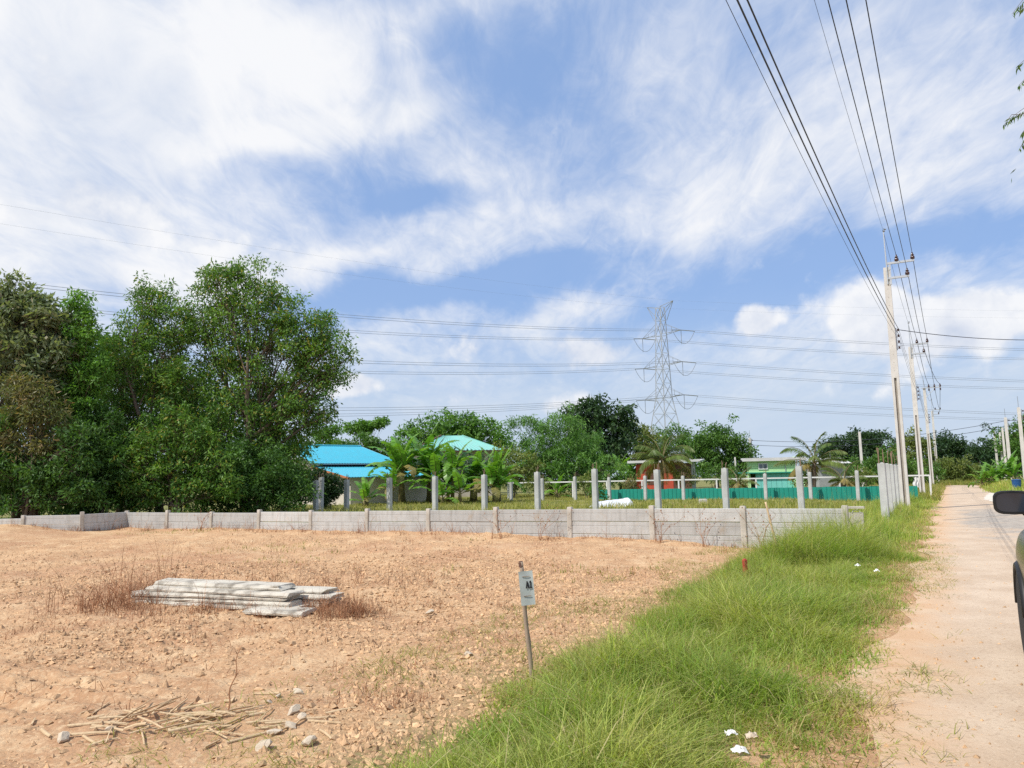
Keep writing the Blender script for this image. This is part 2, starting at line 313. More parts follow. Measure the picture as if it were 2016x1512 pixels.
def road_mat():
    m = bpy.data.materials.new('sandy_track'); m.use_nodes = True; nt = m.node_tree; N = nt.nodes.new; L = nt.links.new
    b = nt.nodes['Principled BSDF']; b.inputs['Roughness'].default_value = .92; b.inputs['Specular IOR Level'].default_value = .15
    tc = N('ShaderNodeTexCoord'); src = tc.outputs['Object']
    def noise(s, d=6, r=.6, st=None):
        n = N('ShaderNodeTexNoise'); n.inputs['Scale'].default_value = s; n.inputs['Detail'].default_value = d; n.inputs['Roughness'].default_value = r
        if st:
            mp = N('ShaderNodeMapping'); mp.inputs['Scale'].default_value = st; L(src, mp.inputs['Vector']); L(mp.outputs[0], n.inputs['Vector'])
        else: L(src, n.inputs['Vector'])
        return n.outputs['Fac']
    def mixc(f, a, bb):
        x = N('ShaderNodeMix'); x.data_type = 'RGBA'
        for v, k in ((a, 'A'), (bb, 'B')):
            if isinstance(v, tuple): x.inputs[k].default_value = (*v, 1)
            else: L(v, x.inputs[k])
        L(f, x.inputs['Factor']); return x.outputs['Result']
    def rng_(v, a, bb, hi=1.0):
        r = N('ShaderNodeMapRange'); r.interpolation_type = 'SMOOTHSTEP'; r.inputs['From Min'].default_value = a; r.inputs['From Max'].default_value = bb; r.inputs['To Max'].default_value = hi; L(v, r.inputs['Value']); return r.outputs[0]
    def add(a, k, c):
        x = N('ShaderNodeMath'); x.operation = 'MULTIPLY_ADD'; L(a, x.inputs[0]); x.inputs[1].default_value = k
        if isinstance(c, float): x.inputs[2].default_value = c
        else: L(c, x.inputs[2])
        return x.outputs[0]
    at1 = N('ShaderNodeAttribute'); at1.attribute_name = 'across'; at2 = N('ShaderNodeAttribute'); at2.attribute_name = 'paved'
    sand = mixc(rng_(noise(1.1, 5), .35, .65), (.60, .47, .345), (.50, .375, .265))
    sand = mixc(rng_(noise(26, 5, .7), .50, .70, .7), sand, (.36, .26, .18))
    sand = mixc(rng_(noise(60, 3, .7), .56, .72, .8), sand, (.67, .56, .43)); sand = mixc(rng_(noise(4.5, 8, .75), .56, .74, .6), sand, (.42, .32, .24))
    edge = mixc(rng_(noise(2.2, 5), .4, .65), (.56, .365, .22), (.60, .435, .29))
    col = mixc(rng_(add(noise(.9, 4), .9, at1.outputs['Fac']), .55, 1.15), edge, sand)
    pv = mixc(rng_(noise(5, 8, .75), .36, .66), (.47, .41, .34), (.27, .235, .20))
    col = mixc(rng_(add(noise(.7, 6, .65), 1.3, add(at2.outputs['Fac'], 1.0, -.75)), .35, .7), col, pv)
    L(col, b.inputs['Base Color'])
    bp = N('ShaderNodeBump'); bp.inputs['Strength'].default_value = .35; bp.inputs['Distance'].default_value = .02; L(noise(45, 6, .7), bp.inputs['Height']); L(bp.outputs[0], b.inputs['Normal'])
    return m
def fence_mat():
    m = mat('fence_plank', (.55, .545, .515), (.45, .445, .42), 3.0, .9, .3, 50, c3=(.36, .345, .31), sc3=1.3)
    nt = m.node_tree; N = nt.nodes.new; L = nt.links.new; b = nt.nodes['Principled BSDF']; old = b.inputs['Base Color'].links[0].from_socket
    tc = N('ShaderNodeTexCoord'); oi = N('ShaderNodeObjectInfo')
    off = N('ShaderNodeVectorMath'); off.operation = 'MULTIPLY_ADD'; off.inputs[1].default_value = (1, 1, 1); L(tc.outputs['Object'], off.inputs[0])
    cb = N('ShaderNodeCombineXYZ'); k = N('ShaderNodeMath'); k.operation = 'MULTIPLY'; k.inputs[1].default_value = 40; L(oi.outputs['Random'], k.inputs[0]); L(k.outputs[0], cb.inputs[0]); L(cb.outputs[0], off.inputs[2])
    mp = N('ShaderNodeMapping'); mp.inputs['Scale'].default_value = (7, 1, .7); L(off.outputs[0], mp.inputs['Vector'])
    n = N('ShaderNodeTexNoise'); n.inputs['Scale'].default_value = 1.6; n.inputs['Detail'].default_value = 6; L(mp.outputs[0], n.inputs['Vector'])
    r = N('ShaderNodeMapRange'); r.inputs['From Min'].default_value = .5; r.inputs['From Max'].default_value = .78; r.inputs['To Max'].default_value = .6; L(n.outputs['Fac'], r.inputs['Value'])
    m1 = N('ShaderNodeMix'); m1.data_type = 'RGBA'; m1.inputs['B'].default_value = (.27, .255, .22, 1); L(old, m1.inputs['A']); L(r.outputs[0], m1.inputs['Factor'])
    n2 = N('ShaderNodeTexNoise'); n2.inputs['Scale'].default_value = 2.2; n2.inputs['Detail'].default_value = 7; n2.inputs['Roughness'].default_value = .7; L(off.outputs[0], n2.inputs['Vector'])
    r2 = N('ShaderNodeMapRange'); r2.inputs['From Min'].default_value = .56; r2.inputs['From Max'].default_value = .7; r2.inputs['To Max'].default_value = .55; L(n2.outputs['Fac'], r2.inputs['Value'])
    m2 = N('ShaderNodeMix'); m2.data_type = 'RGBA'; m2.inputs['B'].default_value = (.45, .36, .26, 1); L(m1.outputs['Result'], m2.inputs['A']); L(r2.outputs[0], m2.inputs['Factor'])
    hs = N('ShaderNodeHueSaturation'); rv = N('ShaderNodeMapRange'); rv.inputs['To Min'].default_value = .82; rv.inputs['To Max'].default_value = 1.1; L(oi.outputs['Random'], rv.inputs['Value']); L(rv.outputs[0], hs.inputs['Value']); L(m2.outputs['Result'], hs.inputs['Color']); L(hs.outputs[0], b.inputs['Base Color'])
    return m
M = dict(
    soil=ground_mat(), track=road_mat(),
    pale_sand=mat('pale_sand', (.70, .64, .55), (.58, .50, .40), 1.2, .95, .2),
    stone=mat('stone', (.58, .385, .22), (.46, .285, .155), 8, .95, .4, 60, island=.28),
    pale_stone=mat('pale_stone', (.62, .54, .43), (.50, .39, .27), 14, .95, .3, 50),
    concrete=mat('concrete', (.55, .55, .525), (.44, .44, .425), 3.5, .9, .25, 60, c3=(.34, .34, .32), sc3=1.1),
    fence_plank=fence_mat(),
    concrete_warm=mat('concrete_warm', (.58, .54, .47), (.45, .42, .36), 5, .9, .3, 60, c3=(.33, .29, .23), sc3=2),
    concrete_old=mat('concrete_old', (.61, .56, .47), (.43, .39, .32), 5, .92, .5, 50, c3=(.14, .12, .095), sc3=5.0),
    pole_concrete=mat('pole_concrete', (.66, .63, .58), (.54, .51, .47), 2.5, .9, .2, 50, c3=(.45, .42, .37), sc3=.9),
    pole_groove=mat('pole_groove', (.40, .36, .31), (.30, .27, .23), 3, .95),  # darker than the shaft: the recess's shade is put into the colour
    rust=mat('rust', (.30, .22, .15), (.20, .13, .09), 30, .9),
    steel=mat('galvanised_steel', (.58, .60, .61), (.46, .48, .50), 9, .45, metallic=.5),
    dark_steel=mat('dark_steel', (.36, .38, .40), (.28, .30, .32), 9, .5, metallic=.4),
    porcelain=mat('brown_porcelain', (.075, .035, .028), (.05, .022, .018), 12, .18, spec=.6),
    wire=mat('cable_black', (.022, .028, .045), None, rough=.5),
    line=mat('line_aluminium', (.25, .28, .33), None, rough=.5),
    bark=mat('bark', (.20, .15, .11), (.11, .085, .065), 6, .95, .5, 20, stretch=(3, 3, .6)),
    dry_wood=mat('dry_wood', (.34, .26, .19), (.20, .14, .10), 10, .9, .3, 40),
    bamboo=mat('bamboo_pole', (.40, .31, .22), (.27, .20, .15), 9, .7, .2, 30, stretch=(4, 4, .7)),
    straw=mat('straw', (.63, .47, .29), (.42, .29, .16), 9, .8, .3, 40, island=.25),
    weed=mat('dry_weed', (.40, .20, .10), (.26, .13, .07), 5, .9, island=.4),
    plate=mat('sign_plate', (.52, .56, .53), (.42, .46, .43), 7, .55, c3=(.36, .36, .32), sc3=9),
    ink=mat('black_paint', (.015, .015, .017), None, rough=.6),
    red_paint=mat('red_paint', (.45, .06, .04), (.33, .05, .035), 9, .6),
    roof_blue=mat('roof_blue', (.045, .42, .56), (.06, .36, .47), 2.5, .42, spec=.5, lo=.25, hi=.75),
    roof_mint=mat('roof_mint', (.20, .54, .47), (.25, .47, .42), 2.5, .5, spec=.4),
    wall_cream=mat('wall_cream', (.64, .58, .49), (.54, .48, .40), 2, .9, .1, c3=(.44, .38, .31), sc3=.9),
    wood_orange=mat('wood_orange', (.46, .17, .06), (.32, .12, .05), 7, .7),
    dark_void=mat('painted_dark_interior', (.03, .03, .032), (.05, .047, .045), 4, .8),
    wall_red=mat('wall_red', (.52, .085, .045), (.42, .07, .04), 3, .8),
    wall_brown=mat('wall_brown', (.15, .075, .05), (.10, .055, .04), 3, .8),
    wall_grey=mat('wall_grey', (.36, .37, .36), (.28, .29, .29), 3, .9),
    roof_white=mat('roof_white', (.66, .65, .62), (.52, .51, .49), 2.5, .6),
    wall_lime=mat('wall_lime', (.52, .80, .40), (.46, .73, .36), 2, .8),
    wall_teal=mat('wall_teal', (.20, .60, .54), (.16, .50, .46), 2.5, .7),
    glass=mat('window_glass', (.10, .13, .16), None, rough=.08, spec=.8),
    white_frame=mat('white_paint', (.74, .74, .71), (.62, .61, .58), 4, .6),
    sheet_green=mat('sheet_green', (.012, .27, .20), (.016, .21, .16), 2.2, .5, spec=.4, c3=(.03, .17, .13), sc3=.8),
    tarp=mat('white_tarp', (.70, .72, .76), (.58, .60, .64), 3, .5, .3, 8),
    blue_plastic=mat('blue_plastic', (.02, .09, .26), (.015, .07, .2), 4, .45),
    paper=mat('paper', (.80, .79, .76), (.68, .67, .64), 20, .8),
    car_paint=mat('car_paint', (.050, .048, .046), (.045, .043, .042), 3, .22, metallic=.55, spec=.6),
    car_trim=mat('car_trim', (.016, .015, .015), None, rough=.5), tyre=mat('tyre', (.02, .02, .02), (.035, .032, .03), 20, .9),
    chrome=mat('chrome', (.75, .75, .76), None, rough=.12, metallic=1.0), mirror=mat('mirror_glass', (.014, .019, .032), None, rough=.05, spec=.7),
    lamp=mat('lamp_lens', (.55, .57, .6), None, rough=.1, spec=.8),
    # foliage
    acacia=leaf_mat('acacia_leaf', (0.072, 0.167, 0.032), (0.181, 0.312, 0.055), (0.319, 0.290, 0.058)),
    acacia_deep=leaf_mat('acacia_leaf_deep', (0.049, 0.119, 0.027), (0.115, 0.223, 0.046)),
    acacia_bright=leaf_mat('acacia_leaf_bright', (0.098, 0.234, 0.036), (0.195, 0.364, 0.058)),
    grey_leaf=leaf_mat('grey_green_leaf', (.125, .175, .08), (.29, .33, .18), (.34, .32, .21)),
    brown_leaf=leaf_mat('withered_leaf', (.10, .145, .045), (.25, .205, .095), (.36, .25, .13)),
    mango=leaf_mat('mango_leaf', (0.074, 0.182, 0.030), (0.176, 0.324, 0.054)),
    bamboo_leaf=leaf_mat('bamboo_leaf', (0.084, 0.196, 0.039), (0.175, 0.322, 0.070)),
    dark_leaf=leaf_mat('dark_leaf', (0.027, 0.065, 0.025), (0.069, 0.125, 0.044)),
    rain_leaf=leaf_mat('raintree_leaf', (0.063, 0.147, 0.028), (0.140, 0.259, 0.048)),
    olive_leaf=leaf_mat('olive_leaf', (0.125, 0.175, 0.044), (0.237, 0.263, 0.069)),
    banana=leaf_mat('banana_leaf', (0.111, 0.273, 0.034), (0.260, 0.429, 0.065), trans=.4, rough=.35, spec=.5),
    palm=leaf_mat('palm_leaf', (0.056, 0.125, 0.027), (0.200, 0.237, 0.062), trans=.3, rough=.4),
    palm_dry=leaf_mat('palm_leaf_dry', (.22, .20, .06), (.33, .26, .09), trans=.3),
    banana_stem=mat('banana_stem', (.24, .22, .09), (.15, .11, .05), 5, .7, stretch=(3, 3, .6)),
    grass=leaf_mat('grass_blade', (.235, .35, .060), (.50, .50, .145), (.56, .48, .24), trans=.48, rough=.5),
    grass_far=leaf_mat('field_grass', (.19, .23, .045), (.36, .33, .09), (.45, .37, .15), trans=.35, rough=.5),
    field=leaf_mat('field_blade', (.22, .25, .05), (.46, .41, .13), (.5, .4, .17), trans=.35, rough=.5),
    dry_grass=leaf_mat('dry_blade', (.36, .29, .12), (.50, .39, .20), (.30, .19, .09), trans=.3, rough=.6),
    eucalypt=leaf_mat('narrow_leaf', (.06, .12, .03), (.14, .21, .05)),
)
# ------------------------------------------------------------------ GROUND
def build_ground():
    a = np.concatenate([np.linspace(-41, 43, 420), np.linspace(46, 316, 70)]); a = np.radians(a)
    r = np.concatenate([np.geomspace(.3, 3.6, 16)[:-1], np.geomspace(3.6, 32, 300)[:-1], np.geomspace(32, 1600, 60)])
    A, Rr = np.meshgrid(a, r); x = (np.sin(A)*Rr).ravel(); y = (np.cos(A)*Rr).ravel()
    z = height(x, y); V = np.stack([x, y, z], 1); na, nr = len(a), len(r)
    i = np.arange(nr-1)[:, None]*na; j = np.arange(na)[None, :]; k = (j+1) % na
    f = np.stack([i+j, i+na+j, i+na+k, i+k], -1).reshape(-1, 4)[:, ::-1]
    c = len(V); V = np.vstack([V, [[0, 0, 0]]]); f3 = np.stack([np.full(na, c), np.arange(na), (np.arange(na)+1) % na], 1)[:, ::-1]
    o = mesh_np('ground', V, [f, f3], M['soil'], smooth=True)
    x, y = V[:, 0], V[:, 1]; s, l = sl(x, y)
    fs = fence_side(x, y)
    behind = sstep(.0, .8, fs + (fbm(x*1.2, y*1.2, 3, 40)-.5)*.4)*(1-sstep(-2.6, -1.4, l))
    behind = np.maximum(behind, sstep(28, 40, np.hypot(x, y))*(l < -1.2)); behind = np.maximum(behind, sstep(3.5, 5, l)*sstep(40, 55, s)); behind = np.maximum(behind, sstep(92, 97, s))
    vg = sstep(-3.5, -2.6, l + (fbm(x*1.1, y*1.1, 4, 31)-.5)*1.4)*sstep(-.95, -1.7, l + (fbm(x*1.6, y*1.6, 3, 33)-.5)*.5)
    for nm, v in (('field', behind), ('verge', vg)):
        at_ = o.data.attributes.new(nm, 'FLOAT', 'POINT'); at_.data.foreach_set('value', v.astype(np.float32))
    tag(o, kind='structure')
build_ground()
def build_road():
    s = np.concatenate([np.arange(-40, 2, 1.5), np.arange(2, 30, .18), np.arange(30, 97, .8)]); q = np.linspace(0, 1, 22)
    left = -.62 + (fbm(s*.8, s*0+3, 4, 50)-.5)*.7; right = 4.3 - 2.0*sstep(42, 60, s) + (fbm(s*.5, s*0+9, 3, 52)-.5)*.5
    S, Q = np.meshgrid(s, q, indexing='ij'); Lr = left[:, None]*(1-Q) + right[:, None]*Q
    x, y = xy(S, Lr); z = np.full_like(x, .006) + np.where(Lr < -.7, height(x, y), 0)
    V = np.stack([x, y, z], -1).reshape(-1, 3); n = len(q)
    i = np.arange(len(s)-1)[:, None]*n; j = np.arange(n-1)[None, :]
    f = np.stack([i+j, i+j+1, i+n+j+1, i+n+j], -1).reshape(-1, 4)
    f = f[:, ::-1] if True else f
    o = mesh_np('road', V, [f], M['track'], smooth=True)
    if o.data.polygons[0].normal.z < 0: o.data.flip_normals()
    ac = ((Lr+.6)/1.1).ravel(); pv = (sstep(12, 27, S)*(1-sstep(32, 48, S))*sstep(-.6, .6, Lr)*.72).ravel()
    for nm, v in (('across', ac), ('paved', pv)):
        a = o.data.attributes.new(nm, 'FLOAT', 'POINT'); a.data.foreach_set('value', v.astype(np.float32))
    tag(o, kind='structure')
    # narrow dark strip laid across the track
    a, b = on_ground(1858, 1024.5), on_ground(2040, 1010); mb = MB(); n = 26
    d = Vector((b-a)).normalized(); sd = Vector((-d.y, d.x, 0))
    vs = []
    for k in range(n+1):
        p = Vector(a)+(Vector(b)-Vector(a))*k/n + sd*math.sin(k*1.7)*.02; w = .035+.02*random.random()
        for t in (-1, 1): vs.append((p.x+sd.x*w*t, p.y+sd.y*w*t, .011))
    mb.add(vs, [(2*k, 2*k+2, 2*k+3, 2*k+1) for k in range(n)]); so = mb.build('dark_strip', M['pole_groove'], o)
    if so.data.polygons[0].normal.z < 0: so.data.flip_normals()
    # pale sand apron on the right
    P = [(40, 2.5), (43, 1.75), (48, 1.55), (55, 1.75), (62, 2.2), (64, 3.2), (63, 6), (62, 13), (40, 13), (38.5, 5)]
    pts = []
    for k in range(len(P)):
        p, q2 = np.array(P[k]), np.array(P[(k+1) % len(P)])
        for t in np.arange(0, 1, .2): c = p+(q2-p)*t + rng.normal(0, .09, 2); pts.append(c)
    vs = [(*xy(c[0], c[1]), max(0, gz(*xy(c[0], c[1])))+.012) for c in pts]; cx = xy(51, 5); vs.append((*cx, gz(*cx)+.012)); nn = len(pts)
    mb = MB(); mb.add(vs, [(k, (k+1) % nn, nn) for k in range(nn)]); dr = mb.build('driveway', M['pale_sand']); tag(dr, kind='structure')
    if dr.data.polygons[0].normal.z < 0: dr.data.flip_normals()
build_road()
# ------------------------------------------------------------------ vegetation generators
def unit(v): return v/np.maximum(np.linalg.norm(v, axis=-1, keepdims=True), 1e-9)
def leaf_quads(C, D, S, Ln, Wd, droop=0.0):
    """one folded rhomb per leaf: centre of base C, direction D, side S"""
    n = len(C); Ln = np.broadcast_to(Ln, (n,))[:, None]; Wd = np.broadcast_to(Wd, (n,))[:, None]
    V = np.empty((n, 4, 3)); mid = C + D*Ln*.45
    V[:, 0] = C; V[:, 1] = mid + S*Wd*.5; V[:, 2] = C + D*Ln; V[:, 2, 2] -= droop*Ln[:, 0]; V[:, 3] = mid - S*Wd*.5
    return V.reshape(-1, 3), np.arange(n*4).reshape(n, 4)
def spray(centres, k, rc, Ln, Wd, flat=.7, droop=.35, g=rng):
    """k leaves round every centre; returns quads and a tint per vertex"""
    m = len(centres); C = np.repeat(centres, k, 0); off = g.normal(0, 1, (m*k, 3)); off = off/np.linalg.norm(off, axis=1, keepdims=True)*(g.random((m*k, 1))**.45)*rc
    off[:, 2] *= flat; C = C + off
    D = off/rc*.6 + g.normal(0, .7, (m*k, 3)); D[:, 2] -= droop; D = unit(D)
    S = unit(np.cross(D, g.normal(0, 1, (m*k, 3)) + np.array([0, 0, .9])))
    V, Fq = leaf_quads(C, D, S, Ln*g.uniform(.65, 1.25, m*k), Wd*g.uniform(.7, 1.2, m*k))
    t = np.repeat(np.clip(g.beta(1.5, 1.9, m), 0, 1), k) + g.normal(0, .1, m*k)
    return V, Fq, np.repeat(np.clip(t, 0, 1), 4)
def tree(name, label, base, lobes, leaf, per=70, dens=1.0, rc=.42, Ln=.22, Wd=.075, trunk_r=.16, droop=.35, flat=.75, bark='bark', group=None, stems=1, category='tree', shell=.45, lean=(0, 0), nmax=100000):
    """lobes: (x, y, z, rx, ry, rz) in world units; trunk, limbs to each lobe and twigs to the sprays"""
    g = np.random.default_rng(abs(hash(label)) % 99991 if False else (sum(map(ord, label))*7919 + int(base[0]*100)) % 999983)
    root = thing(name, label, category, (base[0], base[1], base[2]), 0, group); B = np.array(base, float)
    mb = MB(); cents = []
    lob = np.array(lobes, float); order = np.argsort(lob[:, 2])
    zlo = lob[:, 2].min(); ztop = (lob[:, 2]).max()
    for st in range(stems):
        ang = 2*PI*st/stems + 1.0; so = np.array([math.cos(ang), math.sin(ang), 0])*(trunk_r*1.6 if stems > 1 else 0)
        top = np.array([lob[:, 0].mean()+lean[0], lob[:, 1].mean()+lean[1], B[2] + (ztop-B[2])*.62]) + so*4
        pts = []
        for t in np.linspace(0, 1, 9):
            p = (B+so)*(1-t) + top*t; p[:2] = (B+so)[:2]*(1-t**1.3) + top[:2]*t**1.3
            p = p + np.array([g.normal(0, .05), g.normal(0, .05), 0])*(t > 0)*(top[2]-B[2])*.12; pts.append(p - (np.array([0, 0, .08]) if t == 0 else 0))
        mb.tube([p-B for p in pts], [trunk_r*(1-.8*t)*(1.25 if t == 0 else 1) for t in np.linspace(0, 1, 9)], n=7)
    tp = np.array(pts)
    for (x, y, z, rx, ry, rz) in lobes:
        vol = rx*ry*rz; c = np.array([x, y, z]); n = int(max(3, min(nmax, dens*(4.2*(rx*ry+ry*rz+rx*rz)/3)/(rc*rc*1.15))))
        d = g.normal(0, 1, (n, 3)); d = unit(d); rr = (shell + (1-shell)*g.random((n, 1)))*(1+g.normal(0, .08, (n, 1)) + .45*np.abs(g.normal(0, 1, (n, 1)))*(g.random((n, 1)) < .16))
        pc = c + d*rr*np.array([rx, ry, rz]); pc = pc[pc[:, 2] > B[2]+.05]; cents.append(pc)
        # limb from the trunk to the lobe
        zz = B[2] + (z-B[2])*.55; k = int(np.argmin(np.abs(tp[:, 2]-zz))); p0 = tp[k]
        mid = p0*.5 + c*.5 + np.array([0, 0, -.12*np.linalg.norm(c-p0)]) + g.normal(0, .06, 3)*np.linalg.norm(c-p0)
        r0 = trunk_r*(1-.8*k/8)*.6
        ln = []
        for t in np.linspace(0, 1, 6): ln.append((1-t)**2*p0 + 2*t*(1-t)*mid + t*t*c)
        mb.tube([q-B for q in ln], [r0*(1-.72*t) for t in np.linspace(0, 1, 6)], n=5, cap=False)
        for q in pc[g.random(len(pc)) < min(1, 26/len(pc))]:
            s0 = ln[2 + int(g.integers(0, 4))]; mm = (s0+q)/2 + g.normal(0, .08, 3) - np.array([0, 0, .06])
            mb.tube([s0-B, mm-B, q-B], [r0*.26+.004, r0*.18+.003, .006], n=4, cap=False)
    tr = mb.build('trunk', M[bark], root, smooth=True)
    cents = np.concatenate(cents)
    V, Fq, T = spray(cents, per, rc, Ln, Wd, flat, droop, g)
    keep = (V.reshape(-1, 4, 3)[:, :, 2].min(1) > B[2]-.02); V = V.reshape(-1, 4, 3)[keep].reshape(-1, 3); T = T.reshape(-1, 4)[keep].ravel(); Fq = np.arange(len(V)).reshape(-1, 4)
    mesh_np('crown', V-B, [Fq], M[leaf], root, tint=T)
    return root
def px_lobes(rows, Y, depth=1.0):
    """rows (px, py, radius in px [, dY [, aspect]]) become ellipsoids at distance Y"""
    out = []
    for row in rows:
        px, py, r = row[:3]; dY = row[3] if len(row) > 3 else 0; asp = row[4] if len(row) > 4 else 1.0
        y = Y+dY; c = at(px, py, y); m = r*y/F; out.append((c[0], c[1], c[2], m, m*depth, m*asp))
    return out
def base_at(px, Y): c = at(px, 960, Y); return (c[0], Y, gz(c[0], Y))
def blades(P, az, lean, Ln, Wd, segs=3):
    """tapering bent ribbons"""
    n = len(P); t = {3: (0, .42, .76), 2: (0, .55), 1: (0,)}[segs]
    dh = np.stack([np.cos(az), np.sin(az), np.zeros(n)], 1); fa = az + rng.normal(PI/2, .8, n); sd = np.stack([np.cos(fa), np.sin(fa), np.zeros(n)], 1)
    rows = []
    def pos(u): return P + dh*(lean*Ln*u**1.8)[:, None] + np.array([0, 0, 1.0])*(Ln*(u - .42*np.minimum(lean, 1.4)*u**2.2))[:, None]
    for u in t:
        w = (Wd*(1-u)**.6*.5)[:, None]; p = pos(u); rows += [p-sd*w, p+sd*w]
    rows.append(pos(1.0)); V = np.stack(rows, 1); m = V.shape[1]; b = np.arange(n)[:, None]*m
    quads = [b + np.array([2*k, 2*k+1, 2*k+3, 2*k+2]) for k in range(len(t)-1)]
    tri = b + np.array([m-3, m-2, m-1]); fl = ([np.concatenate(quads)] if quads else []) + [tri]
    return V.reshape(-1, 3), fl, m
def join(parts):
    Vs, Fs, o = [], [], 0
    for V, fl in parts:
        Vs.append(V); Fs += [f+o for f in fl]; o += len(V)
    return np.concatenate(Vs), Fs
ORD = ['first', 'second', 'third', 'fourth', 'fifth', 'sixth', 'seventh', 'eighth', 'ninth', 'tenth', 'eleventh', 'twelfth', 'thirteenth']
# ------------------------------------------------------------------ PRECAST FENCE
def build_fence():
    root = thing('precast_concrete_fence', 'low pale precast concrete fence of posts and planks along the bare lot', 'fence', (FEN0[0], FEN0[1], 0))
    pts = [FEN0+FEND*n for n in range(12)] + [np.array(at(162, 1010, 25.05)[:2]), np.array(at(47, 1015, 25.1)[:2]), np.array(at(-75, 1020, 25.2)[:2])]
    tops = [(1662, 996), (1465, 997), (1284, 996), (1121, 999), (976, 999), (845, 1002), (724, 1002), (612, 1005), (510, 1004), (418, 1008), (332, 1005), (249, 1006), (162, 1008), (47, 1015), (-75, 1022)]
    tz = [at(px, py, p[1])[2] for (px, py), p in zip(tops, pts)]
    pm = MB().box((0, 0, -.6), (.125, .125, 1.2), bevel=.014).box((0, 0, .006), (.10, .10, .012)).mesh('post')
    for k, (p, z) in enumerate(zip(pts, tz)):
        d = pts[min(k+1, 14)]-pts[max(k-1, 0)]; o = link('post', pm, M['concrete_warm'], root)
        o.location = (p[0]-FEN0[0], p[1]-FEN0[1], z); o.rotation_euler = (random.uniform(-.012, .012), random.uniform(-.012, .012), math.atan2(d[1], d[0]))
    cache = {}
    for k in range(14):
        a, b = pts[k], pts[k+1]; d = b-a; ln = math.hypot(*d)-.03; key = round(ln, 2)
        if key not in cache:
            mb = MB(); h = .288; t = .03; w = ln/2
            prof = [(-t+.006, 0), (-t, .008), (-t, h*.62), (-t+.006, h*.64), (-t+.006, h*.655), (-t, h*.675), (-t, h-.008), (-t+.008, h), (t, h), (t, 0)]
            vs = [(x, q[0], q[1]) for x in (-w, w) for q in prof]; n = len(prof)
            mb.add(vs, [tuple(range(n)), tuple(range(2*n-1, n-1, -1))] + [(i, n+i, n+(i+1) % n, (i+1) % n) for i in range(n)])
            cache[key] = mb.mesh('plank')
        za, zb = tz[k]-.045, tz[k+1]-.045; rz = math.atan2(d[1], d[0])
        for j in range(3 if k < 12 else 2):
            o = link('plank', cache[key], M['fence_plank'], root); zt = (za+zb)/2 - .296*(j+1)
            # planks run from b to a so that their scored face looks at the lot
            o.location = ((a[0]+b[0])/2-FEN0[0]+random.uniform(-.006, .006), (a[1]+b[1])/2-FEN0[1]+random.uniform(-.006, .006), zt+random.uniform(-.004, .004))
            o.rotation_euler = (random.uniform(-.012, .012), math.atan2(zb-za, -ln)*0, rz+PI)
    return pts
FENCE = build_fence()
# ------------------------------------------------------------------ CONCRETE POSTS WITH REBAR
POST = {}
def rebar_post(x, y, ztop, label, rz, group, w=.19, rods=.26):
    key = (w, rods)
    if key not in POST:
        sh = MB().box((0, 0, -1.2), (w, w, 2.4), bevel=.014); 
        sh.box((w*.1, -w*.2, .012), (w*.5, w*.4, .024), taper=.5)
        ms = []
        for k in range(4):
            mb = MB(); a, b = (k % 2-.5)*w*.62, (k//2-.5)*w*.62; h = rods*(.7+.5*random.random())
            mb.tube([(a, b, -.1), (a, b, h*.6), (a+random.uniform(-.03, .03), b+random.uniform(-.03, .03), h)], .011, n=5); ms.append(mb.mesh('rebar'))
        POST[key] = (sh.mesh('shaft'), ms)
    sh, ms = POST[key]; r = thing('concrete_post', label, 'post', (x, y, ztop), rz+random.uniform(-.05, .05), group); r.rotation_euler[0] = random.uniform(-.012, .012); r.rotation_euler[1] = random.uniform(-.012, .012)
    link('shaft', sh, M['concrete'], r)
    for k, m in enumerate(ms):
        o = link('rebar', m, M['rust'], r); o.rotation_euler = (0, 0, random.choice((0, PI/2, PI, -PI/2)))
    return r
def build_posts():
    G1 = 'posts of the row just behind the low fence'; G2 = 'posts of the far row in front of the green sheets'; G3 = 'posts lined up along the track'
    rzn = math.atan2(.0467, -.0831)
    tn = [918, 922, 925, 923.6, 929.6, 935, 938, 941, 945]; pxs = [1577, 1433, 1296, 1172, 1059, 955, 858, 765, 683]
    for n in range(9):
        x, y = 25.2*(.3681-.08306*n), 25.2*(1+.04673*n)
        rebar_post(x, y, at(pxs[n], tn[n], y)[2], 'concrete post with bare rebar, %s from right in the row behind the low fence' % ORD[n], rzn, G1)
    for px, py, Y, lb in ((622, 946, 35.4, 'concrete post with rebar just left of the pale lit house wall, behind the low fence'), (633, 940, 36.6, 'taller shaded concrete post standing close behind another left of the house wall'), (560, 940, 36.4, 'leftmost lone concrete post in front of the dark tree foliage')):
        c = at(px, py, Y); rebar_post(c[0], c[1], c[2], lb, rzn, G1)
    tf = [926.5, 929.6, 932.6, 935, 937, 937, 940, 938.6, 942, 943]; pf = [1689, 1600, 1513, 1429, 1346, 1274, 1199, 1130, 1066, 1012]
    rzf = math.atan2(.0296, -.0497)
    for n in range(10):
        x, y = 41.5*(.4425-.04968*n), 41.5*(1+.02962*n)
        rebar_post(x, y, at(pf[n], tf[n], y)[2], 'far concrete post, %s from the right in the row near the green sheet fence' % ORD[n], rzf, G2, w=.18, rods=.3)
    for k in range(8):
        s = 26.5+2.4*k; x, y = xy(s, -1.83-.02*k); z = 1.83-.004*k
        rebar_post(x, y, z, 'tall concrete post with long rebar, %s of the tight-looking row beside the track' % (['nearest', 'second', 'third', 'fourth', 'fifth', 'sixth', 'seventh', 'farthest'][k]), -RAZ, G3, w=.215, rods=.42)
build_posts()
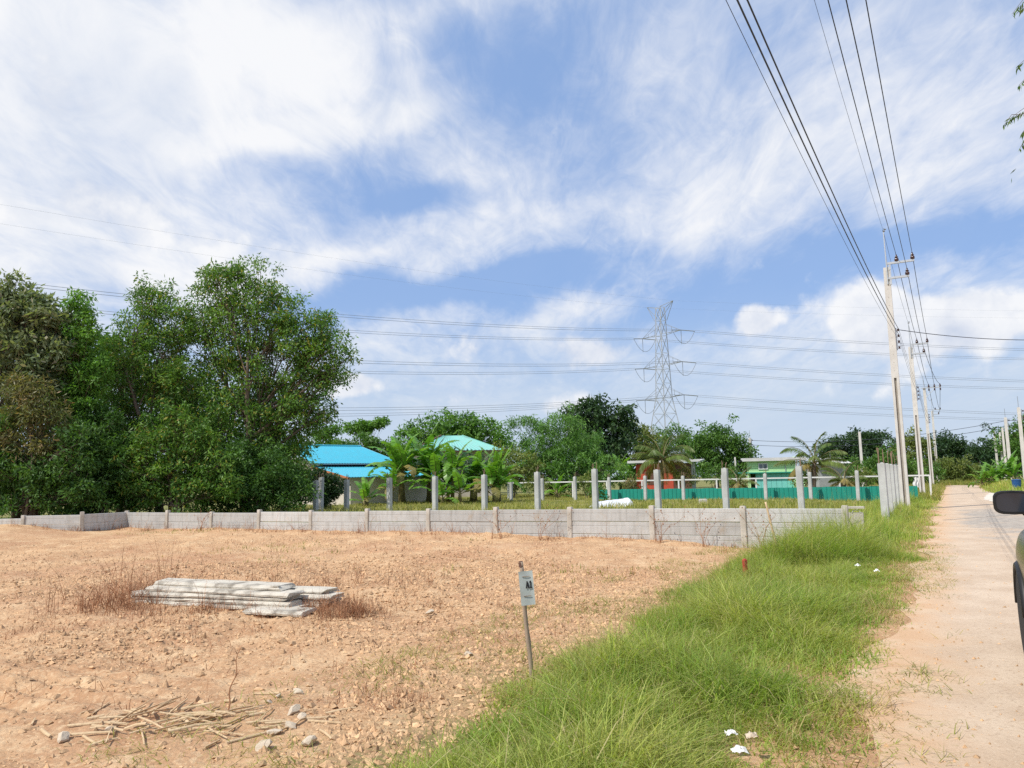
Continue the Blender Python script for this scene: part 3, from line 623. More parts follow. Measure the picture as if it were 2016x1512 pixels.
# ------------------------------------------------------------------ GREEN SHEET FENCE, WHITE RAIL FENCE
def build_sheets():
    a = np.array([41.5*(.4425+.04968*1.35), 41.5*(1-.02962*1.35)+.9]); b = np.array([41.5*(.4425-.04968*6.35), 41.5*(1+.02962*6.35)+.9])
    d = b-a; ln = math.hypot(*d); d = d/ln; n = int(ln/.76); rz = math.atan2(d[1], d[0])
    root = thing('green_sheet_fence', 'low fence of bright green corrugated metal sheets behind the far posts', 'fence', (a[0], a[1], .05))
    mb = MB(); xs = []; per = .76/3
    for r in range(3): xs += [(r*per, 0), (r*per+.15, 0), (r*per+.175, .028), (r*per+.225, .028), (r*per+.25, 0)]
    xs.append((.765, 0)); vs = [(x, y, z) for z in (-.1, .76) for x, y in xs]; m = len(xs)
    mb.add(vs, [(i, i+1, m+i+1, m+i) for i in range(m-1)]); me = mb.mesh('sheet')
    for k in range(n):
        p = d*.76*k; o = link('sheet', me, M['sheet_green'], root); o.location = (p[0], p[1], random.uniform(-.015, .015)); o.rotation_euler = (random.uniform(-.02, .02), 0, rz+random.uniform(-.008, .008))
    mb = MB(); q = d*n*.76; nrm = np.array([-d[1], d[0]]); nrm = nrm if nrm[1] > 0 else -nrm
    mb.bar((nrm[0]*.05, nrm[1]*.05, .6), (q[0]+nrm[0]*.05, q[1]+nrm[1]*.05, .6), .04); mb.build('back_rail', M['dark_steel'], root)
build_sheets()
def build_rail():
    root_p = at(1003, 951, 57.0); a = at(1000, 951, 57.0); b = at(1830, 935, 46.5); a[2] = b[2] = 1.32
    root = thing('white_rail_fence', 'thin white post and rail fence standing beyond the green sheets', 'fence', (a[0], a[1], 0))
    A, B = Vector(a), Vector(b); d = (B-A); ln = d.length; n = int(ln/2.35)
    O = Vector((a[0], a[1], 0)); rz = math.atan2(d.y, d.x)
    for k in range(n):
        p, q = A+d*k/n-O, A+d*(k+1)/n-O; c = (p+q)/2
        MB().box(c, ((q-p).length-.004, .10, .085), rz=rz).build('rail', M['white_frame'], root)
    pm = MB().box((0, 0, .62), (.10, .10, 1.3), bevel=.01).mesh('post')
    for k in range(n+1):
        o = link('post', pm, M['white_frame'], root); p = A+d*k/n-O; o.location = (p.x, p.y, 0); o.rotation_euler = (0, 0, rz)
build_rail()
# ------------------------------------------------------------------ HOUSES
def quad_obj(name, pts, mat_, parent, O, thick=.04):
    """flat panel through pts with thickness"""
    p = [Vector(q)-Vector(O) for q in pts]; nrm = (p[1]-p[0]).cross(p[-1]-p[0]).normalized()
    n = len(p); vs = p + [q-nrm*thick for q in p]
    mb = MB(); mb.add(vs, [tuple(range(n)), tuple(range(2*n-1, n-1, -1))] + [(i, n+i, n+(i+1) % n, (i+1) % n) for i in range(n)])
    return mb.build(name, mat_, parent)
def corrugated(name, e0, e1, r0, r1, mat_, parent, O, pitch=.2, amp=.022):
    """ribbed roof plane between eave e0-e1 and ridge r0-r1"""
    e0, e1, r0, r1 = (Vector(q)-Vector(O) for q in (e0, e1, r0, r1)); n = int((e1-e0).length/pitch)*4
    nrm = (e1-e0).cross(r0-e0).normalized(); nrm = nrm if nrm.z > 0 else -nrm; vs = []
    for i in range(n+1):
        t = i/n; h = amp*(1 if i % 4 in (1, 2) else 0); a, b = e0.lerp(e1, t), r0.lerp(r1, t)
        vs += [a+nrm*h, b+nrm*h, a+nrm*h-Vector((0, 0, .03)), b+nrm*h-Vector((0, 0, .03))]
    fs = []
    for i in range(n): o = 4*i; fs += [(o, o+4, o+5, o+1), (o+2, o+3, o+7, o+6), (o, o+2, o+6, o+4), (o+1, o+5, o+7, o+3)]
    mb = MB(); mb.add(vs, fs); return mb.build(name, mat_, parent)
def window(parent, c, right, w, h, out, O, shutters=False):
    c = Vector(c)-Vector(O); r = Vector(right).normalized(); up = Vector((0, 0, 1)); n = Vector(out).normalized()
    Mx = Matrix((r, n, up)).transposed()
    f = MB()
    for s in (-1, 1):
        f.box(c+r*s*(w/2)+n*.02, (.06, .07, h+.06), M=Mx); f.box(c+up*s*h/2+n*.02, (w-.06, .068, .06), M=Mx)
    f.box(c+n*.02, (.04, .06, h-.06), M=Mx); fo = f.build('window', M['white_frame'], parent)
    MB().box(c+n*.005, (w, .02, h), M=Mx).build('pane', M['glass'], fo)
def blue_house():
    th = math.radians(41); b = Vector((math.cos(th), math.sin(th), 0)); p = Vector((b.y, -b.x, 0))
    C = Vector(at(688, 990, 50)); C.z = 0; O = C.copy(); Z = lambda v, z: Vector((v.x, v.y, z))
    root = thing('blue_roofed_house', 'cream walled house with bright turquoise blue corrugated roofs beside the dark trees', 'house', O)
    D = C - p*4.7                                   # foot of the main wall behind the lean-to
    L1 = 6.2
    # lean-to: gable wall facing the sun, front wall, roof
    quad_obj('wall', [Z(C, 0), Z(C, 1.92), Z(D, 2.66), Z(D, 0)], M['wall_cream'], root, O, .12)
    quad_obj('wall', [Z(C+b*7, 0), Z(C+b*7, 1.92), Z(C, 1.92), Z(C, 0)][::-1], M['wall_cream'], root, O, .12)
    e0, e1 = C+p*.5-b*.35, C+p*.5+b*7.2; r0, r1 = D-b*.35, D+b*7.2
    corrugated('lower_roof', Z(e0, 1.92), Z(e1, 1.92), Z(r0, 2.78), Z(r1, 2.78), M['roof_blue'], root, O)
    MB().tube([Z(e0, 1.86)-O, Z(r0, 2.70)-O], .085, n=4).build('verge_board', M['wood_orange'], root)
    # main block behind: shade of the roof gap painted as a near-black panel, hip roof
    quad_obj('upper_wall', [Z(D-b*.1+p*.02, 2.5), Z(D+b*L1+p*.02, 2.5), Z(D+b*L1+p*.02, 3.1), Z(D-b*.1+p*.02, 3.1)], M['dark_void'], root, O, .1)
    u0, u1 = D+p*.7-b*.7, D+p*.7+b*(L1+.5); k0, k1 = D-p*2.6-b*.9, D-p*2.6+b*(L1-1.2)
    corrugated('upper_roof', Z(u0, 2.93), Z(u1, 2.93), Z(k0, 4.3), Z(k1, 4.3), M['roof_blue'], root, O)
    MB().tube([Z(u0, 2.87)-O, Z(u1, 2.87)-O], .05, n=4).build('gutter', M['dark_steel'], root)
    MB().tube([Z(k0, 4.33)-O, Z(k1, 4.33)-O], .07, n=6).build('ridge_cap', M['roof_blue'], root)
    corrugated('hip_roof', Z(u1, 2.93), Z(D-p*5.4+b*(L1+.5), 2.93), Z(k1, 4.3), Z(k1+b*.02, 4.3), M['roof_blue'], root, O)
    quad_obj('back_wall', [Z(D-b*.1, 0), Z(D-p*5-b*.1, 0), Z(D-p*5-b*.1, 3.6), Z(D-b*.1, 3.1)], M['wall_cream'], root, O, .12)
    # small dark vent and a bracket lamp on the sunlit wall
    v = (C*.62+D*.38); nn = -b
    Mx = Matrix((p, nn, Vector((0, 0, 1)))).transposed()
    MB().box(Z(v, 1.72)-O+nn*.02, (.8, .06, .3), M=Mx).build('vent', M['dark_void'], root)
blue_house()
def mint_house():
    O = Vector(at(890, 960, 72)); O.z = 0; root = thing('mint_roofed_house', 'house with a pale mint green hip roof half hidden by banana plants', 'house', O)
    hx, hy = 4.2, 3.6; ze, zt = 4.25, 5.75; rd = 1.0; r = math.radians(14)
    Rm = Matrix.Rotation(r, 3, 'Z'); V = lambda x, y, z: Rm @ Vector((x, y, 0)) + Vector((0, 0, z)) + O
    corrugated('roof', V(-hx, -hy, ze), V(hx, -hy, ze), V(-rd, 0, zt), V(rd, 0, zt), M['roof_mint'], root, O, .35, .03)
    corrugated('roof', V(hx, -hy, ze), V(hx, hy, ze), V(rd, 0, zt), V(rd+.01, .02, zt), M['roof_mint'], root, O, .35, .03)
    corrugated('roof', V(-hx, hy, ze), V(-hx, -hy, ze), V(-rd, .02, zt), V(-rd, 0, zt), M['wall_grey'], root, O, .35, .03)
    MB().tube([V(-hx, -hy, ze-.05)-O, V(-rd, -.1, zt+.03)-O], .1, n=4).build('hip_cap', M['wall_brown'], root)
    MB().tube([V(rd, -.1, zt+.03)-O, V(hx, -hy, ze-.03)-O], .07, n=4).build('hip_cap', M['roof_mint'], root)
    MB().tube([V(-hx, -hy, ze-.08)-O, V(hx, -hy, ze-.08)-O], .08, n=4).build('fascia', M['wall_brown'], root)
    w = MB(); w.box((0, 0, 2.05), (2*hx-1.6, 2*hy-1.6, 4.1), rz=r); w.build('wall', M['wall_cream'], root)
    for x in (-2.2, 2.0): window(root, V(x, -hy+.78, 2.2), Rm @ Vector((1, 0, 0)), 1.2, 1.1, Rm @ Vector((0, -1, 0)), O)
mint_house()
def flat_hut(name, label, px, Y, front_w, side_w, zt, walls, rz, roof, over=.35, tilt=.18):
    O = Vector(at(px, 950, Y)); O.z = .05; root = thing(name, label, 'house', O, rz)
    return root, O
def red_hut():
    O = Vector(at(1362, 950, 60)); O.z = .05; rz = math.radians(-18); root = thing('red_hut', 'small red and brown walled hut with thin pale flat roof behind the palm', 'house', O, rz)
    w, d, z0, z1 = 4.3, 3.6, 2.55, 2.85
    MB().box((-w*.66, .06, 1.25), (w*.67, .12, 2.5)).build('wall', M['wall_red'], root)
    MB().box((-w*.16, .055, 1.27), (w*.32, .11, 2.54)).build('panel', M['wall_brown'], root)
    MB().box((-.06, d/2+.12, 1.28), (.12, d-.02, 2.56)).build('wall', M['wall_grey'], root)
    MB().box((-w+.06, d/2+.12, 1.25), (.118, d-.02, 2.5)).build('wall', M['wall_brown'], root)
    MB().box((-w/2, d+.1, 1.25), (w-.3, .1, 2.5)).build('wall', M['wall_brown'], root)
    f = MB()
    for y in (.9, 2.3): f.box((.02, y, 1.55), (.06, .06, 1.2))
    for z in (.95, 2.15): f.box((.02, 1.6, z), (.058, 1.34, .06))
    fo = f.build('window', M['white_frame'], root); MB().box((.012, 1.6, 1.55), (.02, 1.34, 1.14)).build('pane', M['glass'], fo)
    MB().box((-w*.7, -.012, 1.4), (.8, .03, 1.0)).build('shutter', M['wall_brown'], root)
    Mx = Matrix.Rotation(math.radians(2.2), 3, 'X')
    rf = MB().box((-w/2+.1, d/2, 2.76), (w+1.3, d+.9, .09), M=Mx).build('roof', M['roof_white'], root)
    MB().box((-w/2+.1, -.48, 2.70), (w+1.32, .05, .19)).build('fascia', M['roof_white'], rf)
red_hut()
def green_house():
    O = Vector(at(1478, 955, 59)); O.z = .05; rz = math.radians(-15); root = thing('lime_green_house', 'small two tone lime and turquoise house under a white flat roof', 'house', O, rz)
    k = 58/F; w = 84*k; d = 4.0; zc = 1.63; zt = 2.52
    n = 6
    for i in range(n): MB().box((w/2, .06+.004*(i % 2), zc+.06+(zt-zc)*(i+.5)/n), (w, .1, (zt-zc)/n-.012)).build('board', M['wall_lime'], root)
    MB().box((w/2, .12, zc+.06+(zt-zc)/2), (w-.1, .06, zt-zc)).build('wall', M['wall_lime'], root)
    MB().box((w+.03, d/2, zc/2+.75), (.1, d, 2.5)).build('wall', M['wall_lime'], root); MB().box((-.03, d/2, 1.27), (.1, d-.05, 2.5)).build('wall', M['wall_lime'], root)
    MB().box((w/2+.2, .10, zc/2), (w-.5, .1, zc)).build('lower_wall', M['wall_teal'], root)
    for i in range(7): MB().box((.45+i*(w-.6)/7+.12, .035, zc/2-.02), ((w-.6)/7-.02, .03, zc-.1)).build('cladding_board', M['wall_teal'], root)
    MB().box((w/2-.3, -.12, zc+.03), (w+1.9, .42, .05), M=Matrix.Rotation(.12, 3, 'X')).build('awning', M['sheet_green'], root)
    window(root, Vector((w*.30, 0, 2.13)), (1, 0, 0), .62, .4, (0, -1, 0), (0, 0, 0))
    MB().box((w*.80, -.01, zc+.05+(zt-zc)/2), (.05, .06, zt-zc)).build('pipe', M['dark_steel'], root)
    MB().box((w+.25, -.2, .62), (.75, .6, 1.15)).build('water_tank_box', M['wall_lime'], root)
    rf = MB().box((w/2+.15, d/2+.0, zt+.2), (w+1.35, d+.55, .1), M=Matrix.Rotation(.035, 3, 'X')).build('roof', M['roof_white'], root)
    MB().box((w/2+.15, -.32, zt+.13), (w+1.37, .05, .24)).build('fascia', M['roof_white'], rf)
    MB().box((w/2, d, 1.25), (w, .1, 2.5)).build('wall', M['wall_lime'], root)
green_house()
def grey_hut():
    O = Vector(at(1640, 950, 74)); O.z = .05; root = thing('grey_roofed_shed', 'far shed with a pale grey tin roof glimpsed right of the second palm', 'shed', O)
    MB().box((0, 1.5, 1.2), (2.6, 3, 2.4)).build('wall', M['wall_grey'], root)
    V = lambda x, y, z: Vector((x, y, z))
    corrugated('roof', V(-1.7, -.5, 2.45), V(1.7, -.5, 2.45), V(-1.7, 2, 3.0), V(1.7, 2, 3.0), M['roof_white'], root, (0, 0, 0), .25)
    MB().tube([(0.1, .5, 2.6), (0.1, .5, 3.6)], .02, n=5).build('aerial', M['steel'], root)
grey_hut()
# ------------------------------------------------------------------ UTILITY POLES AND WIRES
def prism(mb, r0, z0, r1, z1):
    """tapered box between rectangles (x0,x1,y0,y1) at z0 and z1"""
    vs = [(r[i], r[j], z) for r, z in ((r0, z0), (r1, z1)) for i, j in ((0, 2), (1, 2), (1, 3), (0, 3))]
    mb.add(vs, [(3, 2, 1, 0), (4, 5, 6, 7), (0, 1, 5, 4), (1, 2, 6, 5), (2, 3, 7, 6), (3, 0, 4, 7)])
INS = [(.03, 0), (.075, .005), (.085, .05), (.085, .11), (.055, .14), (.05, .16), (.078, .175), (.045, .215), (.03, .23), (.036, .27), (.02, .30)]
def insulator(parent, p, k=1.0): return MB().lathe([(r*k, z*k) for r, z in INS], p, n=10).build('insulator', M['porcelain'], parent, smooth=True)
def pole_shaft(root, h, wb, wt, groove=5.4):
    g = groove; wg = wb + (wt-wb)*g/h; mb = MB(); b, t, m = wb/2, wt/2, wg/2
    prism(mb, (-m, m, -m, m), g, (-t, t, -t, t), h)
    fl = .34
    prism(mb, (-b, -b*fl, -b, b), -.3, (-m, -m*fl, -m, m), g); prism(mb, (b*fl, b, -b, b), -.3, (m*fl, m, -m, m), g)
    mb.build('shaft', M['pole_concrete'], root); mb = MB()
    prism(mb, (-b*fl, b*fl, -b*.45, b*.45), -.3, (-m*fl, m*fl, -m*.45, m*.45), g); mb.build('groove', M['pole_groove'], root)
    mb = MB(); z = g+.3
    while z < h-.1: mb.box((0, -(wb+(wt-wb)*z/h)/2-.001, z), (.028, .004, .028)); z += .35
    mb.build('bolt_hole', M['pole_groove'], root)
POLES = {}
def utility_pole(key, label, s, l, h, style, wb=.33, wt=.235, group='utility poles along the track'):
    x, y = xy(s, l); root = thing('utility_pole', label, 'utility pole', (x, y, gz(x, y)), -RAZ, group); pole_shaft(root, h, wb, wt, h*.535)
    loc = {}; t = wt/2
    if style == 'arm':
        MB().tube([(t*.2, -t-.03, h-.75), (t*.2, -t-.03, h+.1), (t*.05, -t-.03, h+1.55)], [.03, .03, .022], n=6).build('earth_rod', M['steel'], root)
        MB().lathe([(.02, 0), (.07, .03), (.02, .06), (.02, .09), (.07, .12), (.02, .15)], (t*.05, -t-.03, h+1.55), n=8, M=Matrix.Rotation(.5, 3, 'Y')).build('earth_clamp', M['dark_steel'], root)
        for (z, ln) in ((h+.14, 1.02), (h-.50, .78)):
            a = MB(); a.box((t+ln/2-.06, -t-.05, z), (ln, .09, .085)); a.box((t+.02, -t-.05, z-.15), (.08, .07, .26)); a.build('cross_arm', M['steel'], root)
        MB().box((t+.03, -t-.05, h-.2), (.05, .05, .75)).build('arm_bracket', M['steel'], root)
        for i, (xx, z) in enumerate(((t+.30, h+.185), (t+.90, h+.185), (t+.66, h-.455))): insulator(root, (xx, -t-.05, z)); loc['p%d' % i] = (xx, -t-.05, z+.29)
        loc['e'] = (t*.05, -t-.03, h+1.6)
    elif style == 'straight':
        MB().box((.62, -t-.05, h-.02), (1.75, .09, .09)).build('cross_arm', M['steel'], root)
        MB().bar((t, -t-.04, h-.95), (1.0, -t-.04, h-.06), .05).build('brace', M['steel'], root)
        for i, xx in enumerate((.42, .92, 1.42)):
            insulator(root, (xx, -t-.05, h+.025), 1.1); MB().lathe([(.03, 0), (.09, .03), (.05, .1), (.09, .14), (.05, .2), (.02, .26)], (xx, -t-.05, h-.33), n=8).build('insulator', M['porcelain'], root); loc['p%d' % i] = (xx, -t-.05, h+.30)
        MB().tube([(0, -t, h-.3), (-.05, -t, h+1.1)], .022, n=5).build('earth_rod', M['steel'], root); loc['e'] = (-.05, -t, h+1.1)
    if style in ('arm', 'straight'):
        z0 = h-2.72; rk = MB().box((t+.05, -t*.3, z0-.38), (.04, .05, .95)).build('rack', M['dark_steel'], root)
        for i in range(4):
            z = z0-.25*i; MB().lathe([(.045, -.05), (.045, -.03), (.03, 0), (.045, .03), (.045, .05)], (t+.13, -t*.3, z), n=8).build('spool', M['porcelain'], rk); loc['w%d' % i] = (t+.17, -t*.3, z)
    Mx = Matrix.Translation((x, y, gz(x, y))) @ Matrix.Rotation(-RAZ, 4, 'Z'); POLES[key] = {k: Mx @ Vector(v) for k, v in loc.items()}
    return root
utility_pole('a', 'nearest and tallest concrete utility pole beside the tight row of posts', 35.76, -1.68, 10.2, 'arm')
utility_pole('b', 'second concrete utility pole along the track, two short arms at its top', 56.73, -1.64, 9.75, 'arm')
utility_pole('c', 'third concrete utility pole along the track, one straight braced arm with three insulators', 87.5, -1.6, 9.9, 'straight')
utility_pole('d', 'farthest concrete utility pole of the line left of the track', 122, -1.5, 9.9, 'arm')
def plain_pole(label, px, ptop, Y, w, group, arm=True, tilt=0.0, cat='utility pole'):
    c = at(px, ptop, Y); x, y = c[0], Y; z0 = gz(x, y); h = c[2]-z0
    root = thing('utility_pole', label, cat, (x, y, z0), -RAZ, group); root.rotation_euler[1] = tilt
    mb = MB(); prism(mb, (-w/2, w/2, -w/2, w/2), -.3, (-w*.38, w*.38, -w*.38, w*.38), h); mb.build('shaft', M['pole_concrete'], root)
    if arm:
        rk = MB().box((w*.5+.03, 0, h-.6), (.05, .06, .9)).build('rack', M['dark_steel'], root)
        for i in range(2): MB().lathe([(.07, -.06), (.05, 0), (.07, .06)], (w*.5+.13, 0, h-.3-.55*i), n=8).build('spool', M['porcelain'], rk)
        MB().tube([(0, 0, h-.2), (0, 0, h+.9)], .02, n=5).build('earth_rod', M['dark_steel'], root)
    return Vector((x, y, z0+h))
G_FAR = 'distant utility poles'
pr1 = plain_pole('tall pole at the right picture edge behind the blue bin', 2005, 802, 62, .30, G_FAR, True)
pr2 = plain_pole('pole with a two spool rack rising behind the right hand banana clump', 1979, 822, 78, .33, G_FAR, True)
pr3 = plain_pole('slim pole touching the left of the racked pole behind the banana clump', 1973, 842, 82, .24, G_FAR, False)
pr4 = plain_pole('short pole left of the banana clump, second from the trees', 1968, 851, 92, .24, G_FAR, False)
pr5 = plain_pole('leftmost of the short poles on the right of the track', 1957, 848, 96, .28, G_FAR, False)
pl1 = plain_pole('distant pole with racks above the rounded green tree right of the pylon', 1476, 862, 92, .33, G_FAR, True)
pl2 = plain_pole('lone white pole standing before the dark spreading tree', 1692, 850, 70, .26, G_FAR, False)
pl3 = plain_pole('thin short white pole left of the lime green house', 1447, 900, 66, .14, G_FAR, False)
def wire(name, label, a, b, sag, r, group, mat_='wire', n=28, cat='wire'):
    a, b = Vector(a), Vector(b); pts = []
    for k in range(n+1): t = k/n; p = a.lerp(b, t); p.z -= 4*sag*t*(1-t); pts.append(p-a)
    o = MB().tube(pts, r, n=6).build(name, M[mat_], None, smooth=True); o.location = a; return tag(o, label, cat, group)
def build_wires():
    # previous pole stands behind the camera; its fittings repeat those of the nearest pole
    back = Vector((*xy(-7.5, -1.68), 0)) - Vector((*xy(35.76, -1.68), 0))
    nm = dict(p0='left upper power line', p1='outermost right power line', p2='middle power line on the lower arm', e='thin earth wire to the rod tip')
    for k, v in nm.items():
        a = POLES['a'][k]; r = .0115 if k != 'e' else .005
        wire('power_line', 'black %s from overhead to the nearest pole' % v, a+back, a, .55, r, 'lines overhead')
        wire('power_line', 'dark %s between nearest and second pole' % v, a, POLES['b'][k], .25, r+.002, 'lines between the first poles')
        wire('power_line', 'dark %s from second to third pole' % v, POLES['b'][k], POLES['c'][k], .5, r+.006, 'lines between the farther poles')
        wire('power_line', 'dark %s between third and farthest pole' % v, POLES['c'][k], POLES['d'][k], 1.0, r+.008, 'lines between the farther poles')
    for i, lb in enumerate(('upper black cable of the low pair', 'lower black cable of the low pair', 'thin grey cable under the low pair')):
        a = POLES['a']['w%d' % i]; r = (.0115, .0115, .004)[i]
        wire('low_voltage_cable', '%s from overhead to the rack of the nearest pole' % lb, a+back+Vector((-.34*W[0], -.34*W[1], .1*(1-i))), a, .6, r, 'low cables overhead')
        wire('low_voltage_cable', '%s between nearest and second pole racks' % lb, a, POLES['b']['w%d' % i]+Vector((W[0]*.1*i, W[1]*.1*i, -.05*i)), .25+.2*i, .006, 'low cables between poles')
        wire('low_voltage_cable', '%s from second to third pole rack' % lb, POLES['b']['w%d' % i], POLES['c']['w%d' % i], .5+.2*i, .009, 'low cables between poles')
    a = POLES['a']['w0']; e = Vector(at(2120, 667, 34)); wire('service_cable', 'single black cable from the nearest pole off to the right edge', a, e, .2, .014, None)
    for i, (dz, lb) in enumerate(((-.3, 'upper'), (-.85, 'lower'))):
        wire('cross_cable', '%s dark cable crossing the sky to the racked pole on the right' % lb, pl1+Vector((.2, 0, dz)), pr2+Vector((.2, 0, dz)), .9, .022, 'cables crossing behind the poles')
        wire('cross_cable', '%s dark cable from the racked pole to the right edge' % lb, pr2+Vector((.2, 0, dz)), pr1+Vector((6, -6, dz)), .3, .02, 'cables crossing behind the poles')
build_wires()
# ------------------------------------------------------------------ LATTICE PYLON AND ITS LINES
def build_pylon():
    O = Vector((38.66, 195, 0)); root = thing('lattice_pylon', 'tall grey steel lattice transmission pylon far behind the trees', 'pylon', O)
    ad = Vector((-.57, .82, 0)).normalized(); ld = Vector((ad.y, -ad.x, 0))
    lv = [(0, 4.7), (7, 3.6), (13.5, 2.6), (21.4, 1.45), (25.2, 1.34), (29, 1.24), (33, 1.12), (37.5, .98), (41.5, .9), (45, .8)]
    def corner(i, z, w): return ad*(1 if i in (0, 1) else -1)*w + ld*(1 if i in (0, 3) else -1)*w + Vector((0, 0, z))
    for i in range(4): MB().tube([corner(i, z, w) for z, w in lv], .13, n=4).build('leg', M['steel'], root)
    mb = MB(); md = MB()
    for (z0, w0), (z1, w1) in zip(lv, lv[1:]):
        nsub = max(1, round((z1-z0)/3.6))
        for q in range(nsub):
            za, zb = z0+(z1-z0)*q/nsub, z0+(z1-z0)*(q+1)/nsub; wa, wb = w0+(w1-w0)*q/nsub, w0+(w1-w0)*(q+1)/nsub
            for i in range(4):
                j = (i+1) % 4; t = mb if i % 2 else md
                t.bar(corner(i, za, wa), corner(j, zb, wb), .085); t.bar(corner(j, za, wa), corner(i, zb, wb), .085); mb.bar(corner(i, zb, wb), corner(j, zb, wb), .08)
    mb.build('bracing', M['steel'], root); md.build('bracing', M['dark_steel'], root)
    top = MB(); 
    for sgn in (1, -1):
        tip = ad*sgn*4.6 + Vector((0, 0, 45.9))
        for c in (corner(0 if sgn > 0 else 2, 45, 1.0), corner(1 if sgn > 0 else 3, 45, 1.0)): top.bar(c, tip, .13)
        for c in (corner(0 if sgn > 0 else 2, 41.5, 1.1), corner(1 if sgn > 0 else 3, 41.5, 1.1)): top.bar(c, tip, .12)
    top.build('earth_wire_arm', M['dark_steel'], root)
    tips = []
    for z in (37.9, 29.9, 21.6):
        for sgn in (1, -1):
            m = MB(); tip = ad*sgn*6.8 + Vector((0, 0, z)); w = 1.0
            for c in (ad*sgn*w+ld*w, ad*sgn*w-ld*w): m.bar(c+Vector((0, 0, z-.1)), tip, .10); m.bar(c+Vector((0, 0, z+2.6)), tip, .075)
            for t in (.35, .68):
                p1 = (ad*sgn*w+ld*w+Vector((0, 0, z-.1))).lerp(tip, t); p2 = (ad*sgn*w-ld*w+Vector((0, 0, z-.1))).lerp(tip, t); m.bar(p1, p2, .09); m.bar(p1, (ad*sgn*w+ld*w+Vector((0, 0, z+2.6))).lerp(tip, t), .09)
            m.build('cross_arm', M['dark_steel'], root); tips.append((tip, z, sgn))
    dl = Vector((-math.cos(math.radians(39)), -math.sin(math.radians(39)), 0)); dr = Vector((math.cos(math.radians(1)), math.sin(math.radians(1)), 0))
    lvn = {37.9: 'top', 29.9: 'middle', 21.6: 'bottom'}
    for tip, z, sgn in tips:
        m = MB(); ends = []
        for d in (dl, dr):
            e = tip + d*3.4 + Vector((0, 0, -.35)); m.tube([tip, e], .11, n=6); ends.append(e)
        m.build('insulator_string', M['dark_steel'], root); m = MB(); v = Vector((0, 0, -3.6))
        m.tube([tip, tip+v], .07, n=5); m.build('jumper_support', M['dark_steel'], root); m = MB()
        pts = [ends[0].lerp(ends[1], t) - Vector((0, 0, 4*3.3*t*(1-t))) for t in np.linspace(0, 1, 15)]; m.tube(pts, .06, n=4).build('jumper_loop', M['line'], root)
        for d, e, span, side in ((dl, ends[0], 300, 'left'), (dr, ends[1], 350, 'right')):
            for q in (-.22, .22):
                a = O+e+Vector((0, 0, q)); b = a+d*span
                wire('transmission_line', '%s strand of the %s %s line running %s from the pylon' % ('upper' if q > 0 else 'lower', 'near' if sgn < 0 else 'far', lvn[z], side), a, b, 8.5, .03 if side == 'left' else .034, 'transmission line strands', 'line', 40, 'power line')
    for sgn in (1, -1):
        a = O+ad*sgn*4.6+Vector((0, 0, 45.9))
        for d, span, side in ((dl, 300, 'left'), (dr, 350, 'right')):
            wire('earth_wire', 'faint topmost %s earth wire running %s from the pylon tip' % ('near' if sgn < 0 else 'far', side), a, a+d*span, 5.5, .009, 'transmission earth wires', 'line', 40, 'power line')
build_pylon()
